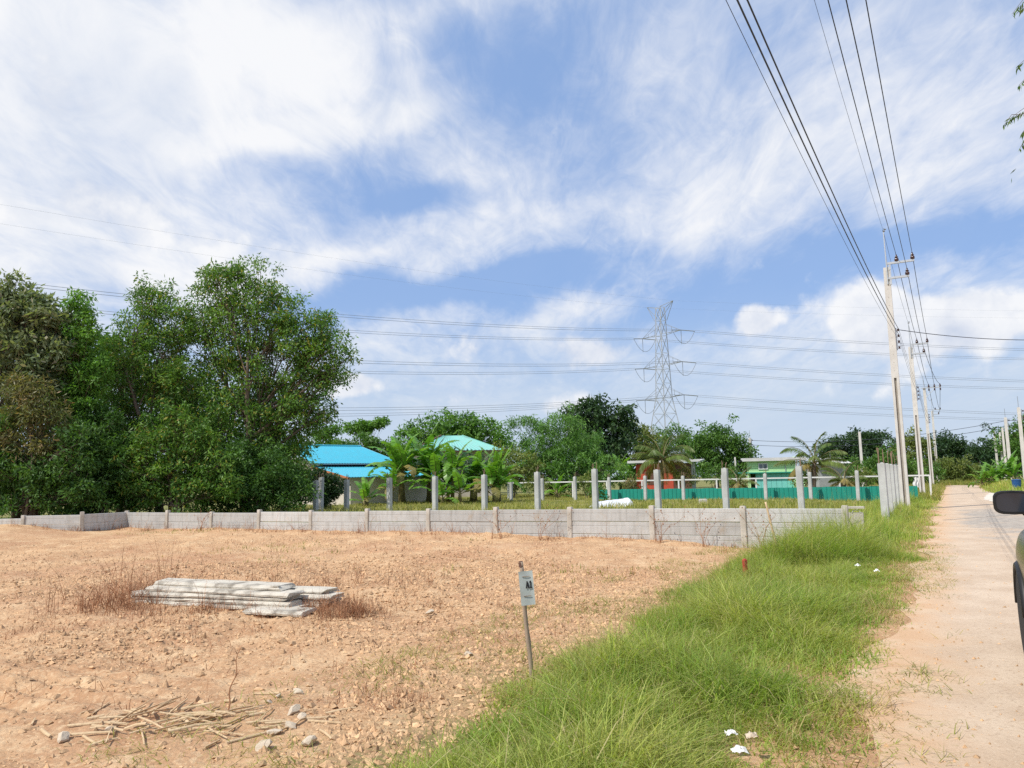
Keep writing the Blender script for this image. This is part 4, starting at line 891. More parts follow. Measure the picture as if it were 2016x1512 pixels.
# ------------------------------------------------------------------ CAR (parked along the track, only its left flank shows)
def build_car():
    s0, l0 = 3.42, 1.34; x, y = xy(s0, l0); root = thing('parked_car', 'dark grey car at the right edge with its black door mirror folded out', 'car', (x, y, 0), -RAZ)
    # local: x right, y forward, origin under the rear bumper
    st = [(0.0, .70, .62, .98), (.10, .84, .50, 1.04), (.45, .90, .45, 1.06), (1.0, .925, .44, 1.07), (2.0, .93, .43, 1.08), (3.0, .93, .43, 1.09), (3.5, .93, .43, 1.10), (3.9, .925, .43, 1.09), (4.25, .905, .44, 1.05), (4.5, .86, .46, .99), (4.68, .77, .50, .92), (4.78, .62, .56, .84)]
    ym = lambda q: .45+.55*q if q < 1 else (q if q < 3 else 3+(q-3)*1.32)
    mb = MB(); rows = []
    for (yy, w, zb, zt) in st:
        yy = ym(yy)
        h = zt-zb; half = [(w-.16, zb-.02), (w-.05, zb+.03), (w-.012, zb+h*.22), (w-.028, zb+h*.38), (w, zb+h*.58), (w-.004, zb+h*.72), (w-.03, zb+h*.90), (w-.085, zt), (w-.25, zt+.045), (0, zt+.07)]
        ring = [(-a, yy, b) for a, b in half] + [(a, yy, b) for a, b in half[-2::-1]] + [(0, yy, zb-.03)]; rows.append(ring)
    n = len(rows[0]); vs = [v for r in rows for v in r]; fs = []
    for i in range(len(rows)-1):
        for k in range(n): fs.append((i*n+k, i*n+(k+1) % n, (i+1)*n+(k+1) % n, (i+1)*n+k))
    fs += [tuple(range(n)), tuple(range((len(rows)-1)*n+n-1, (len(rows)-1)*n-1, -1))]
    mb.add(vs, fs); body = mb.build('body', M['car_paint'], root, smooth=True); md = body.modifiers.new('round', 'SUBSURF'); md.levels = md.render_levels = 2
    # cabin
    cb = MB(); prof = [(.55, 1.06), (.72, 1.58), (.95, 1.68), (2.2, 1.70), (2.75, 1.62), (3.70, 1.12)]; vs = []
    for (yy, z) in prof:
        w = .84 if z < 1.2 else .66; vs += [(-w, yy, z), (w, yy, z)]
    m = len(prof); fs = [(2*i, 2*i+1, 2*i+3, 2*i+2) for i in range(m-1)] + [tuple(2*i for i in range(m-1, -1, -1)), tuple(2*i+1 for i in range(m)), (0, 2*m-2, 2*m-1, 1)]
    cb.add(vs, fs); cabin = cb.build('cabin', M['car_paint'], root)
    for sgn in (-1, 1):
        for (a, b2) in ((.95, 1.72), (1.82, 3.02)):
            g = MB(); e = .012
            def sidept(yy, z): return (sgn*(.84-(z-1.12)/.5*.16+e), yy, z)
            top = 1.56
            pts = [sidept(a, 1.14), sidept(b2, 1.14), sidept(b2-(.28 if b2 > 2 else .0), top-.04), sidept(a+(.10 if a < 1 else 0), top)]
            g.add(pts, [(0, 1, 2, 3) if sgn > 0 else (3, 2, 1, 0)]); g.build('side_window', M['glass'], cabin)
    g = MB(); g.add([(-.74, 3.64, 1.165), (.74, 3.64, 1.165), (.60, 2.82, 1.60), (-.60, 2.82, 1.60)], [(0, 1, 2, 3)]); g.build('windscreen', M['glass'], cabin)
    g = MB(); g.add([(.74, .555, 1.12), (-.74, .555, 1.12), (-.6, .70, 1.54), (.6, .70, 1.54)], [(0, 1, 2, 3)]); g.build('rear_window', M['glass'], cabin)
    for yy in (1.3, 4.28):
        for sgn in (-1, 1):
            arch = MB(); pts = [(sgn*.912, yy+.42*math.cos(t), .36+.42*math.sin(t)) for t in np.linspace(.12, PI-.12, 15)]; arch.tube(pts, .032, n=6, flat=.7).build('wheel_arch', M['car_trim'], root, smooth=True)
            wl = MB(); Mx = Matrix.Rotation(PI/2, 3, 'Y'); wl.lathe([(.20, -.11), (.34, -.11), (.365, -.07), (.365, .07), (.34, .11), (.20, .11)], (sgn*.815, yy, .365), n=28, M=Mx); wo = wl.build('wheel', M['tyre'], root, smooth=False)
            rm = MB(); rm.lathe([(.20, -.03), (.21, .02), (.05, .03)], (sgn*.885, yy, .365), n=20, M=Matrix.Rotation(sgn*PI/2, 3, 'Y')); rm.build('rim', M['steel'], wo)
    for sgn in (-1, 1):
        sill = MB(); sill.box((sgn*.875, 2.8, .40), (.10, 2.1, .09), bevel=.02).build('side_skirt', M['car_trim'], root)
        for y0, y1 in ((2.12, 3.3), (1.75, 2.09)):
            dm = MB(); zz = [(-.002, .52), (.016, .64), (.008, .76), (.022, .86), (.018, .96), (-.004, 1.03)]
            vs = [(sgn*(.915+o), q, z) for q in (y0, y1) for o, z in zz]; k = len(zz)
            dm.add(vs, [((i, i+1, k+i+1, k+i) if sgn < 0 else (k+i, k+i+1, i+1, i)) for i in range(k-1)]); do = dm.build('door', M['car_paint'], root, smooth=True)
            MB().box((sgn*.955, y0+.16, .93), (.03, .2, .03), bevel=.006).build('handle', M['chrome'], do)
        hl = MB(); hl.tube([(sgn*.80, 4.98, .86), (sgn*.70, 5.19, .80), (sgn*.52, 5.29, .76)], [.05, .08, .05], n=8).build('headlight', M['lamp'], root, smooth=True)
        # door mirror: rounded shell, glass looking back, chrome rim
        mx, my, mz = sgn*.978, 3.02, 1.325
        mm = MB(); rows = []
        for (yo, k) in ((-.055, .94), (-.045, 1.0), (.0, 1.0), (.05, .88), (.085, .62), (.10, .25)):
            ring = []
            for t in np.linspace(0, 2*PI, 20, endpoint=False):
                c, s_ = math.cos(t), math.sin(t); ex = .55
                ring.append((mx + math.copysign(abs(c)**ex, c)*.116*k, my+yo, mz + math.copysign(abs(s_)**ex, s_)*.082*k))
            rows.append(ring)
        vs = [v for r in rows for v in r]; fs = []
        for i in range(5):
            for k in range(20): fs.append((i*20+k, i*20+(k+1) % 20, (i+1)*20+(k+1) % 20, (i+1)*20+k))
        fs += [tuple(range(19, -1, -1)), tuple(range(100, 120))]; mm.add(vs, fs); mo = mm.build('door_mirror', M['car_trim'], root, smooth=False)
        gl = MB(); ring = []
        for t in np.linspace(0, 2*PI, 24, endpoint=False):
            c, s_ = math.cos(t), math.sin(t); ex = .55; ring.append((mx + math.copysign(abs(c)**ex, c)*.097, my-.0575, mz + math.copysign(abs(s_)**ex, s_)*.064))
        gl.add(ring, [tuple(range(24))]); gl.build('mirror_glass', M['mirror'], mo)
        MB().tube([(sgn*.90, my+.02, mz-.05), (sgn*.78, my+.06, mz-.12)], [.045, .055], n=8).build('mirror_arm', M['car_trim'], root, smooth=True)
build_car()
# ------------------------------------------------------------------ SMALL THINGS ON THE LOT
def build_sign():
    b = on_ground(1047, 1338); z0 = gz(b[0], b[1]); top = at(1025, 1106, b[1]+.02); B = Vector((b[0], b[1], z0)); T = Vector(top)
    root = thing('plot_marker_sign', 'leaning weathered stake with a small grey plate reading A1 in the grass edge', 'sign', B)
    ax = (T-B); mb = MB(); n = 12; pts = []; rr = []
    for k in range(n+1): t = k/n; pts.append(ax*t - (Vector((0, 0, .15)) if k == 0 else Vector()) + Vector((math.sin(t*9)*.004, 0, 0))); rr.append(.0185-.002*t + (.003 if k in (4, 8) else 0))
    mb.tube(pts, rr, n=9).build('stake', M['bamboo'], root, smooth=True)
    MB().tube([ax*.955, ax*1.005], [.019, .016], n=8).build('stake_tip', M['wall_brown'], root)
    u = ax.normalized(); c = Vector(at(1036.5, 1157, b[1])) - B; r = Vector((1, .10, 0)); r = (r - u*r.dot(u)).normalized(); nrm = r.cross(u); nrm = -nrm if nrm.y > 0 else nrm; c = c + nrm*.028
    Mx = Matrix((r, -nrm, u)).transposed(); w, h = .112, .262
    pl = MB(); N = 8; vs = []
    for j in range(N+1):
        for i in range(N+1):
            a, e = (i/N-.5)*w, (j/N-.5)*h; bend = .0015*math.sin(i/N*PI*2)+.003*(i/N-.5)**2*4*(.5+j/N)
            vs.append(c + r*a + u*e + nrm*bend)
    off = len(vs); vs += [v - nrm*.003 for v in vs]
    fs = []
    for j in range(N):
        for i in range(N): q = j*(N+1)+i; fs += [(q, q+1, q+N+2, q+N+1), (off+q, off+q+N+1, off+q+N+2, off+q+1)]
    pl.add(vs, fs); pl.build('plate', M['plate'], root)
    tx = MB()
    def stroke(p, q, wd=.009):
        p, q = (c + r*p[0] + u*p[1] + nrm*.0055, c + r*q[0] + u*q[1] + nrm*.0055); d = (q-p); m = (p+q)/2; dd = d.normalized(); sd = dd.cross(nrm)
        tx.box(m, (wd, d.length+wd*.5, .002), M=Matrix((sd, dd, nrm)).transposed())
    stroke((-.004, .0), (.006, .05)); stroke((.016, .0), (.006, .05)); stroke((.0, .017), (.012, .017), .006)
    stroke((.032, .0), (.032, .052)); stroke((.024, .042), (.032, .052), .007); stroke((.024, 0), (.041, 0), .006)
    tx.build('lettering', M['ink'], root)
    for q in (-.06, .09): MB().tube([c+u*q+r*.03+nrm*.005, c+u*q-r*.03+nrm*.005], .0022, n=5).build('tie_wire', M['rust'], root)
build_sign()
def build_planks():
    a = np.array([-4.98, 10.42]); b = np.array([-2.2, 9.33]); d = (b-a)/np.linalg.norm(b-a); nrm = np.array([-d[1], d[0]]); rz = math.atan2(d[1], d[0]); z0 = max(gz(*(a+d*t)) for t in (0, .8, 1.5, 2.3, 3)) - .01
    def plank_mesh(ln, w, seed):
        g = np.random.default_rng(seed); mb = MB(); nx = 14; prof = [(-w/2, .0), (-w/2-.004, .022), (-w/2+.03, .05), (w/2-.03, .05), (w/2+.004, .022), (w/2, 0)]; vs = []
        for i in range(nx+1):
            x = (i/nx-.5)*ln
            for (yy, zz) in prof: vs.append((x + (g.normal(0, .02) if i in (0, nx) else 0), yy+g.normal(0, .003), zz + g.normal(0, .002)))
        m = len(prof); fs = [tuple(range(m)), tuple(range(nx*m+m-1, nx*m-1, -1))]
        for i in range(nx):
            for k in range(m): fs.append((i*m+k, (i+1)*m+k, (i+1)*m+(k+1) % m, i*m+(k+1) % m))
        mb.add(vs, fs); return mb.mesh('concrete_plank')
    L = [  # offset along, offset across, layer height, length, yaw, roll, description
        (1.30, .02, .0, 2.6, .00, .0, 'bottom concrete plank under the stack, half sunk in dry weeds'),
        (1.45, .33, .0, 2.6, .01, .0, 'hidden rear bottom plank of the concrete stack'),
        (2.45, -.22, .02, .8, -.02, .03, 'short concrete plank on the soil before the right end of the stack'),
        (1.22, .04, .054, 2.5, -.012, .0, 'second concrete plank from the ground, front of the stack'),
        (1.48, .35, .054, 2.6, .02, .0, 'second plank layer at the rear of the stack'),
        (1.20, .05, .108, 2.45, .012, .0, 'third concrete plank up with its end jutting out left'),
        (1.55, .37, .108, 2.6, -.015, .0, 'third layer rear plank jutting out at the right end'),
        (1.32, .07, .162, 2.3, -.02, .02, 'upper front concrete plank with a broken right end'),
        (1.50, .38, .162, 2.45, .03, -.01, 'upper rear concrete plank of the stack'),
        (1.20, .20, .220, 2.1, -.035, .05, 'topmost tilted pale concrete plank lying askew on the stack')]
    for k, (o, c, z, ln, yw, rl, lb) in enumerate(L):
        p = a + d*o + nrm*c; ob = link('concrete_plank', plank_mesh(ln, .30, k), M['concrete_old'], None); zz = z0+z if z > .03 else gz(p[0], p[1])+z
        if z > .03 or k < 2: ob.location = (p[0], p[1], z0+z)
        else: ob.location = (p[0], p[1], zz)
        ob.rotation_euler = (rl, random.uniform(-.006, .006), rz+yw); tag(ob, lb, 'plank', 'concrete planks stacked on the lot')
    p = a+d*2.15+nrm*.05; rock('broken pale concrete chunk on the right end of the plank stack', (p[0], p[1], z0+.24), (.11, .065, .045), 'concrete_chunk', 'concrete_old', 'chunk', None, 5)
def rock_mesh(seed, sub=2):
    import bmesh
    g = np.random.default_rng(seed); bm = bmesh.new(); bmesh.ops.create_icosphere(bm, subdivisions=sub, radius=1.0)
    pl = [(unit(g.normal(0, 1, 3)), g.uniform(.38, .78)) for _ in range(11)]
    for v in bm.verts:
        p = np.array(v.co)
        for n, dd in pl:
            e = p@n-dd
            if e > 0: p = p-n*e
        v.co = p*(1+g.normal(0, .03))
    me = bpy.data.meshes.new('rock'); bm.to_mesh(me); bm.free(); me.shade_flat(); return me
def rock(label, p, size, name='pale_stone', m='pale_stone', cat='stone', group='pale stones on the lot', seed=0):
    o = link(name, rock_mesh(seed), M[m]); o.location = p; o.scale = size; o.rotation_euler = (random.uniform(-.4, .4), random.uniform(-.4, .4), random.uniform(0, 6)); return tag(o, label, cat, group)
build_planks()
def build_lot_things():
    st = [(585, 1366, .045, 'pale stone, the topmost one right of the dry stalks'), (577, 1406, .062, 'largest whitish stone right of the dry stalks'), (592, 1414, .04, 'small stone touching the right of the largest whitish stone'), (569, 1433, .05, 'whitish stone just below the largest one'), (541, 1444, .055, 'flat pale stone lower right of the dry stalks'),
          (515, 1476, .058, 'pale stone near the bottom edge below the stalks'), (603, 1468, .06, 'tall pale stone near the bottom right of the stalks'), (922, 1291, .055, 'cream stone lying left of the sign stake'), (848, 1206, .06, 'pale stone on the gravel bank left of the sign'), (215, 1440, .05, 'grey white stone at the left end of the stalks'),
          (548, 1372, .03, 'small pale stone left of the topmost one'), (530, 1384, .03, 'small pale stone by the tip of a lone stalk'), (640, 1240, .035, 'small cream stone below the plank stack'), (125, 1455, .05, 'stone at the far left below the stalks')]
    for k, (px, py, r, lb) in enumerate(st):
        p = on_ground(px, py); z = gz(p[0], p[1]); p = on_ground(px, py, z); rock(lb, (p[0], p[1], z+r*.25), (r*1.15, r*.9, r*.65), seed=20+k)
    # dry stalks: split reeds strewn in a loose heap
    c0 = on_ground(300, 1425, .03); g = np.random.default_rng(3)
    for k in range(86):
        heap = k < 56; sx, sy = (.30, .14) if heap else (.58, .26); p = np.array([c0[0] + g.normal(0, sx) + (0 if heap else .12), c0[1] + g.normal(0, sy)]); ln = g.uniform(.08, .36) if heap else g.uniform(.05, .22)
        ang = g.normal(.1, .75) + (PI*.35 if g.random() < .25 else 0); e = p + np.array([math.cos(ang), math.sin(ang)])*ln
        za, zb = gz(*p)+.012, gz(*e)+.012
        if heap: q = max(0, 1-abs((p[0]-c0[0])/.5)); za += g.uniform(0, .07)*q; zb += g.uniform(0, .07)*q
        m = np.array([(p[0]+e[0])/2, (p[1]+e[1])/2, (za+zb)/2+g.uniform(-.004, .012)]); r = g.uniform(.005, .011)
        o = MB().tube([Vector((0, 0, 0)), Vector((m[0]-p[0], m[1]-p[1], m[2]-za)), Vector((e[0]-p[0], e[1]-p[1], zb-za))], [r, r*1.05, r*.8], n=6, flat=.55).build('dry_stalk', M['straw']); o.location = (p[0], p[1], za)
        if heap: tag(o, 'straw coloured split stalk in the loose heap on the soil', 'stalk', 'stalks in the loose heap')
        else: tag(o, 'straw coloured stalk scattered around the loose heap', 'stalk', 'stalks scattered round the heap')
    # bare upright twig
    b = on_ground(445, 1412); z = gz(b[0], b[1]); B = Vector((b[0], b[1], z)); tip = Vector(at(473, 1275, b[1]+.05))-B
    tw = MB(); pts = [tip*t + Vector((math.sin(t*13)*.012, 0, 0)) for t in np.linspace(0, 1, 14)]; pts[0].z -= .05; tw.tube(pts, [.006-.0035*t for t in np.linspace(0, 1, 14)], n=6)
    tw.tube([pts[7], pts[7]+Vector((.03, .01, .05))], [.003, .0015], n=5); tw.tube([pts[10], pts[10]+Vector((-.02, .01, .04))], [.0025, .001], n=5)
    o = tw.build('bare_twig', M['weed']); o.location = B; tag(o, 'thin bare brown twig standing upright behind the dry stalks', 'twig')
    # leaning bamboo stick before the fence
    b = on_ground(1537, 1108); B = Vector((b[0], b[1], gz(b[0], b[1]))); tip = Vector(at(1507, 988, b[1]+.1))-B
    mb = MB(); n = 10; mb.tube([tip*(k/n) - (Vector((0, 0, .1)) if k == 0 else Vector()) for k in range(n+1)], [.021-.005*k/n + (.003 if k % 2 else 0) for k in range(n+1)], n=8)
    o = mb.build('bamboo_stick', M['straw'], smooth=True); o.location = B; tag(o, 'pale bamboo stick leaning in front of the right end of the fence', 'stick')
    # red survey peg
    b = on_ground(1469, 1142); B = Vector((b[0], b[1], gz(b[0], b[1]))); mb = MB().box((0, 0, .13), (.065, .065, .32), bevel=.01, taper=.92); mb.box((0, 0, .30), (.05, .05, .02), taper=.6)
    o = mb.build('survey_peg', M['red_paint']); o.location = B; o.rotation_euler = (.03, -.05, .4); tag(o, 'short red boundary peg half hidden in the grass', 'peg')
    # capped concrete stub right of the fence end
    c = at(1684, 1003, 17.2); root = thing('concrete_stub', 'squat concrete stub with a flat cap slab right of the fence end', 'stub', (c[0], c[1], gz(c[0], c[1])), -.25); zt = at(1684, 997, 17.2)[2]-gz(c[0], c[1])
    MB().box((0, 0, zt/2-.12), (.30, .16, zt-.02), bevel=.015).build('stub', M['concrete_warm'], root); MB().box((0, -.01, zt-.022), (.35, .22, .045), bevel=.015).build('cap', M['concrete_old'], root)
    MB().tube([(-.09, -.085, zt-.14), (-.06, -.085, zt-.085), (.0, -.085, zt-.07), (.06, -.085, zt-.085), (.09, -.085, zt-.14)], .009, n=5).build('arch_relief', M['concrete'], root)
    # tarp heap, concrete block
    c = at(1203, 985, 37.0); O = Vector((c[0], c[1], gz(c[0], c[1]))); nu, nv = 34, 22; k = 37/F; V = []
    for j in range(nv):
        for i in range(nu):
            u, v = i/(nu-1), j/(nv-1); X = (u-.5)*88*k; e = math.sin(PI*v)**.7*min(1, (1-u)*9)**.8*min(1, u*6)
            ridge = .08 + .34*(.25+.75*u**.9); zz = ridge*e*(.8+.4*float(vnoise(np.array([u*7.]), np.array([v*5.]), 3)[0])) + .03*float(vnoise(np.array([u*22.]), np.array([v*15.]), 5)[0]); V.append((X + .03*math.sin(v*9), (v-.5)*1.2, zz+.02))
    V = np.array(V); idx = (np.arange(nv-1)[:, None]*nu + np.arange(nu-1)[None, :]).reshape(-1, 1); Fq = np.concatenate([idx, idx+1, idx+nu+1, idx+nu], 1)
    o = mesh_np('tarpaulin_heap', V, [Fq], M['tarp'], smooth=True); o.location = O; tag(o, 'crumpled white tarpaulin covering a low heap in the grass', 'tarpaulin')
    c = at(1384, 989, 39); mb = MB(); k = 39/F; mb.box((0, 0, .12), (15*k, .25, .22), bevel=.02); mb.box((0, 0, .245), (13*k, .2, .03), taper=.9); o = mb.build('concrete_block', M['concrete_warm']); o.location = (c[0], c[1], gz(c[0], c[1])); tag(o, 'small concrete block lying before the green sheets', 'block')
    # blue bin by the right pole
    p = on_ground(2003, 968); k = p[1]/F; root = thing('blue_bin', 'blue plastic bin beside the pole at the right edge', 'bin', (p[0], p[1], gz(p[0], p[1])))
    MB().lathe([(.23, 0), (.25, .02), (.275, .35), (.285, .62), (.30, .64), (.30, .67)], (0, 0, 0), n=20).build('drum', M['blue_plastic'], root, smooth=False); MB().lathe([(.305, .672), (.31, .70), (.26, .73), (.05, .75)], (0, 0, 0), n=20).build('lid', M['blue_plastic'], root)
    # white cloth over the end of the green sheets
    c = at(1803, 940, 41); mb = MB(); n = 8; vs = []
    for j in range(n+1):
        for i in range(n+1):
            u, v = i/n-.5, j/n; vs.append((u*(.34-.10*abs(v-.4)) + .03*math.sin(v*7), -.06+.05*math.sin(u*14+v*3), -.52*v))
    fs = [(j*(n+1)+i, j*(n+1)+i+1, (j+1)*(n+1)+i+1, (j+1)*(n+1)+i) for j in range(n) for i in range(n)]; mb.add(vs, fs); off = (n+1)**2
    mb.add([(x, y+.03, z) for x, y, z in vs], [f[::-1] for f in fs]); mb.tube([(0, .0, .02), (0, .0, -c[2])], .03, n=6)
    o = mb.build('white_cloth', M['paper'], smooth=True); o.location = c; tag(o, 'white cloth hanging on a stake between the first two utility poles', 'cloth')
    # litter
    for k, (px, py, sz, m, lb) in enumerate(((1440, 1447, .06, 'paper', 'crumpled white paper scrap in the grass, upper of the pair near the bottom'), (1457, 1481, .075, 'paper', 'crumpled white paper scrap in the grass nearest the bottom edge'), (1481, 1452, .06, 'pale_stone', 'beige crumpled scrap right of the white paper in the grass'), (1689, 1114, .07, 'paper', 'white litter scrap in the grass halfway to the poles'), (1726, 1125, .07, 'paper', 'white litter scrap in the grass by the track edge'), (1563, 1189, .05, 'paper', 'tiny white scrap deep in the grass middle'))):
        p = on_ground(px, py, .12); n = 7; sz = sz*.62; mb = MB(); vs = []; g = np.random.default_rng(70+k)
        for j in range(n):
            for i in range(n): a, b = (i/(n-1)-.5), (j/(n-1)-.5); vs.append((a*sz*1.7+g.normal(0, sz*.06), b*sz*1.4+g.normal(0, sz*.06), sz*.5*math.cos(a*4)*math.cos(b*3)+g.normal(0, sz*.14)))
        mb.add(vs, [(j*n+i, j*n+i+1, j*n+n+i+1, j*n+n+i) for j in range(n-1) for i in range(n-1)]); o = mb.build('litter_scrap', M[m]); o.location = (p[0], p[1], .13); LITTER.append((p[0], p[1])); tag(o, lb, 'litter', 'litter in the grass')
LITTER = []
build_lot_things()
# ------------------------------------------------------------------ BANANAS AND PALMS
def banana_leaf(g, ln, wd, az, up, bend):
    """torn blade on an arching midrib; returns vertices, faces, tint"""
    n = 16; vs = []; fs = []; d = np.array([math.cos(az), math.sin(az), 0]); side = np.array([-d[1], d[0], 0]); p = np.zeros(3); a = up; rib = []
    for k in range(n+1): rib.append(p.copy()); a -= bend/n*(1.5*k/n+.25); p = p + (d*math.cos(a)+np.array([0, 0, math.sin(a)]))*ln/n
    nf = np.cross(side, d); t0 = g.random()*.6
    for k in range(2, n):
        u0, u1 = k/n, (k+1)/n; w0 = wd*.5*min(1, (u0*n-1)/3)**.6*(1-u0**5)**.7; w1 = wd*.5*min(1, (u1*n-1)/3)**.6*max(0.02, (1-min(u1, 1)**5))**.7
        for sg in (-1, 1):
            dr = g.uniform(.1, .55); gap = g.uniform(0, .3) if g.random() < .6 else 0
            q0, q1 = rib[k], rib[k+1]; e0 = q0 + side*sg*w0 + np.array([0, 0, -w0*dr]) + (q1-q0)*(.35+gap); e1 = q1 + side*sg*w1 + np.array([0, 0, -w1*dr]) + (q1-q0)*.35
            o = len(vs); vs += [q0, q1, e1, e0]; fs.append((o, o+1, o+2, o+3))
    return rib, vs, fs, t0
def banana(label, px, Y, zoff, hs, ln, nl, group, seed, leaf='banana', stems=1, spread=.5):
    g = np.random.default_rng(seed); b = base_at(px, Y); root = thing('banana_plant', label, 'banana plant', b, 0, group)
    for st in range(stems):
        ox, oy = (0, 0) if st == 0 else g.normal(0, spread, 2); h = hs*(1 if st == 0 else g.uniform(.5, .85)); tilt = g.normal(0, .06, 2)
        top = np.array([ox+tilt[0]*h, oy+tilt[1]*h, h])
        MB().tube([(ox, oy, -.05), (ox*.5+top[0]*.5, oy*.5+top[1]*.5, h*.5), tuple(top)], [.14, .11, .06], n=9).build('pseudostem', M['banana_stem'], root, smooth=True)
        m = nl if st == 0 else max(4, nl-3)
        for k in range(m):
            f = k/m; az = k*2.4+g.normal(0, .3); up = 1.45-1.15*f+g.normal(0, .1); bend = g.uniform(.5, 1.1)+1.2*f; rib, vs, fs, t = banana_leaf(g, ln*g.uniform(.75, 1.1), ln*.24, az, up, bend)
            o = top - np.array([0, 0, .25*f]); V = np.array(vs)+o; lf = mesh_np('leaf', V, [np.array(fs)], M['palm_dry' if (f > .86 and g.random() < .7) else leaf], root, tint=np.full(len(V), t))
            MB().tube([tuple(r+o) for r in rib[::3]], [.028, .022, .017, .012, .009, .006][:len(rib[::3])], n=5).build('midrib', M['banana_stem'], lf)
    return root
GB = 'banana plants before the houses'
for k, (px, Y, hs, ln, nl, stems, lb) in enumerate(((795, 50, 2.3, 2.8, 11, 3, 'tall banana plant left of the mint roof, leaves fanned upright'), (845, 51.5, 2.6, 2.9, 12, 3, 'big leafy banana plant in the middle of the clump'), (890, 49.5, 2.1, 2.6, 11, 3, 'banana plant right below the mint roof'), (935, 50.5, 1.6, 2.6, 11, 3, 'banana plant with yellowing leaves right of the mint roof'), (980, 49, 1.4, 2.4, 11, 3, 'arching banana plant at the right end of the clump'), (722, 46, .5, 1.7, 8, 2, 'low banana plant in front of the blue roofed house'), (770, 48, 1.1, 2.0, 8, 1, 'dark banana plant beside the blue roofed house'), (905, 47.5, .8, 2.2, 9, 2, 'short banana plant at the front of the clump'))):
    banana(lb, px, Y, 0, hs, ln, nl, GB, 100+k, stems=stems)
for k, (px, Y, hs, ln, lb) in enumerate(((1222, 64, 2.0, 1.9, 'light green banana plant left of the first coconut palm'), (1245, 62, 1.3, 1.8, 'low light green banana plant close left of the coconut palm'), (1095, 58, .6, 1.6, 'small banana plant showing above the white rail'))): banana(lb, px, Y, 0, hs, ln, 9, 'banana plants by the rail', 130+k, stems=2)
for k, (px, Y, hs, ln, lb) in enumerate(((1957, 69, .7, 1.8, 'left banana plant of the bright clump on the right bank'), (1970, 70, .9, 2.0, 'middle banana plant of the bright clump on the right bank'), (1988, 71, 1.2, 2.1, 'right taller banana plant of the clump on the right bank'))): banana(lb, px, Y, 0, hs, ln, 10, 'banana clump on the right bank', 140+k, stems=3, spread=.4)
def coconut(label, px, py, Y, fl, nf, seed, dry=4):
    g = np.random.default_rng(seed); c = at(px, py, Y); b = np.array([c[0]-.15, Y, gz(c[0], Y)]); root = thing('coconut_palm', label, 'palm', b, 0, 'young coconut palms'); top = c-b
    pts = [np.array([top[0]*t**1.5, 0, top[2]*t]) for t in np.linspace(0, 1, 9)]; pts[0] = np.array([0, 0, -.1]); MB().tube([tuple(p) for p in pts], [.2, .17, .15, .14, .14, .14, .14, .13, .10], n=9).build('trunk', M['bark'], root, smooth=True)
    for k in range(nf):
        f = k/nf; az = k*2.399+g.normal(0, .15); up = 1.40-1.75*f+g.normal(0, .08); bend = .7+1.0*g.random()+.4*f; d = np.array([math.cos(az), math.sin(az), 0]); side = np.array([-d[1], d[0], 0]); n = 18; p = top.copy(); a = up; rib = []; L = fl*g.uniform(.85, 1.1)
        for q in range(n+1): rib.append(p.copy()); a -= bend/n*(q/n*1.6+.2); p = p+(d*math.cos(a)+np.array([0, 0, math.sin(a)]))*L/n
        rib = np.array(rib); C, D, S, LN = [], [], [], []
        for q in np.linspace(2.5, n-.02, 46):
            i = int(q); w = q-i; pt = rib[i]*(1-w)+rib[min(i+1, n)]*w; tg = unit((rib[min(i+1, n)]-rib[i])[None])[0]; u = q/n
            for sg in (-1, 1): D.append(unit((side*sg*.8 + tg*.75 + np.array([0, 0, -.55-.3*g.random()]))[None])[0]); C.append(pt); S.append(unit(np.cross(D[-1], [0, 0, 1.0])[None]+1e-4)[0]); LN.append(fl*.27*math.sin(PI*min(.96, .12+u*.85))**.6*g.uniform(.85, 1.1))
        V, Fq = leaf_quads(np.array(C), np.array(D), np.array(S), np.array(LN), fl*.022, .15); fr = mesh_np('frond', V, [Fq], M['palm_dry' if k >= nf-dry else 'palm'], root, tint=np.clip(np.full(len(V), .25+.6*f)+g.normal(0, .08), 0, 1))
        MB().tube([tuple(r) for r in rib[::3]], list(np.linspace(.035, .006, len(rib[::3]))), n=5).build('midrib', M['banana_stem'], fr)
coconut('young coconut palm in front of the red hut', 1304, 905, 55, 2.75, 17, 5)
coconut('young coconut palm right of the lime green house', 1603, 912, 51, 2.55, 15, 6)
coconut('low sprawling palm just left of the lime green house door', 1455, 952, 48, 1.3, 10, 8, 3)
coconut('low palm with yellow fronds beside the far posts', 1662, 948, 47, 1.6, 11, 9, 4)
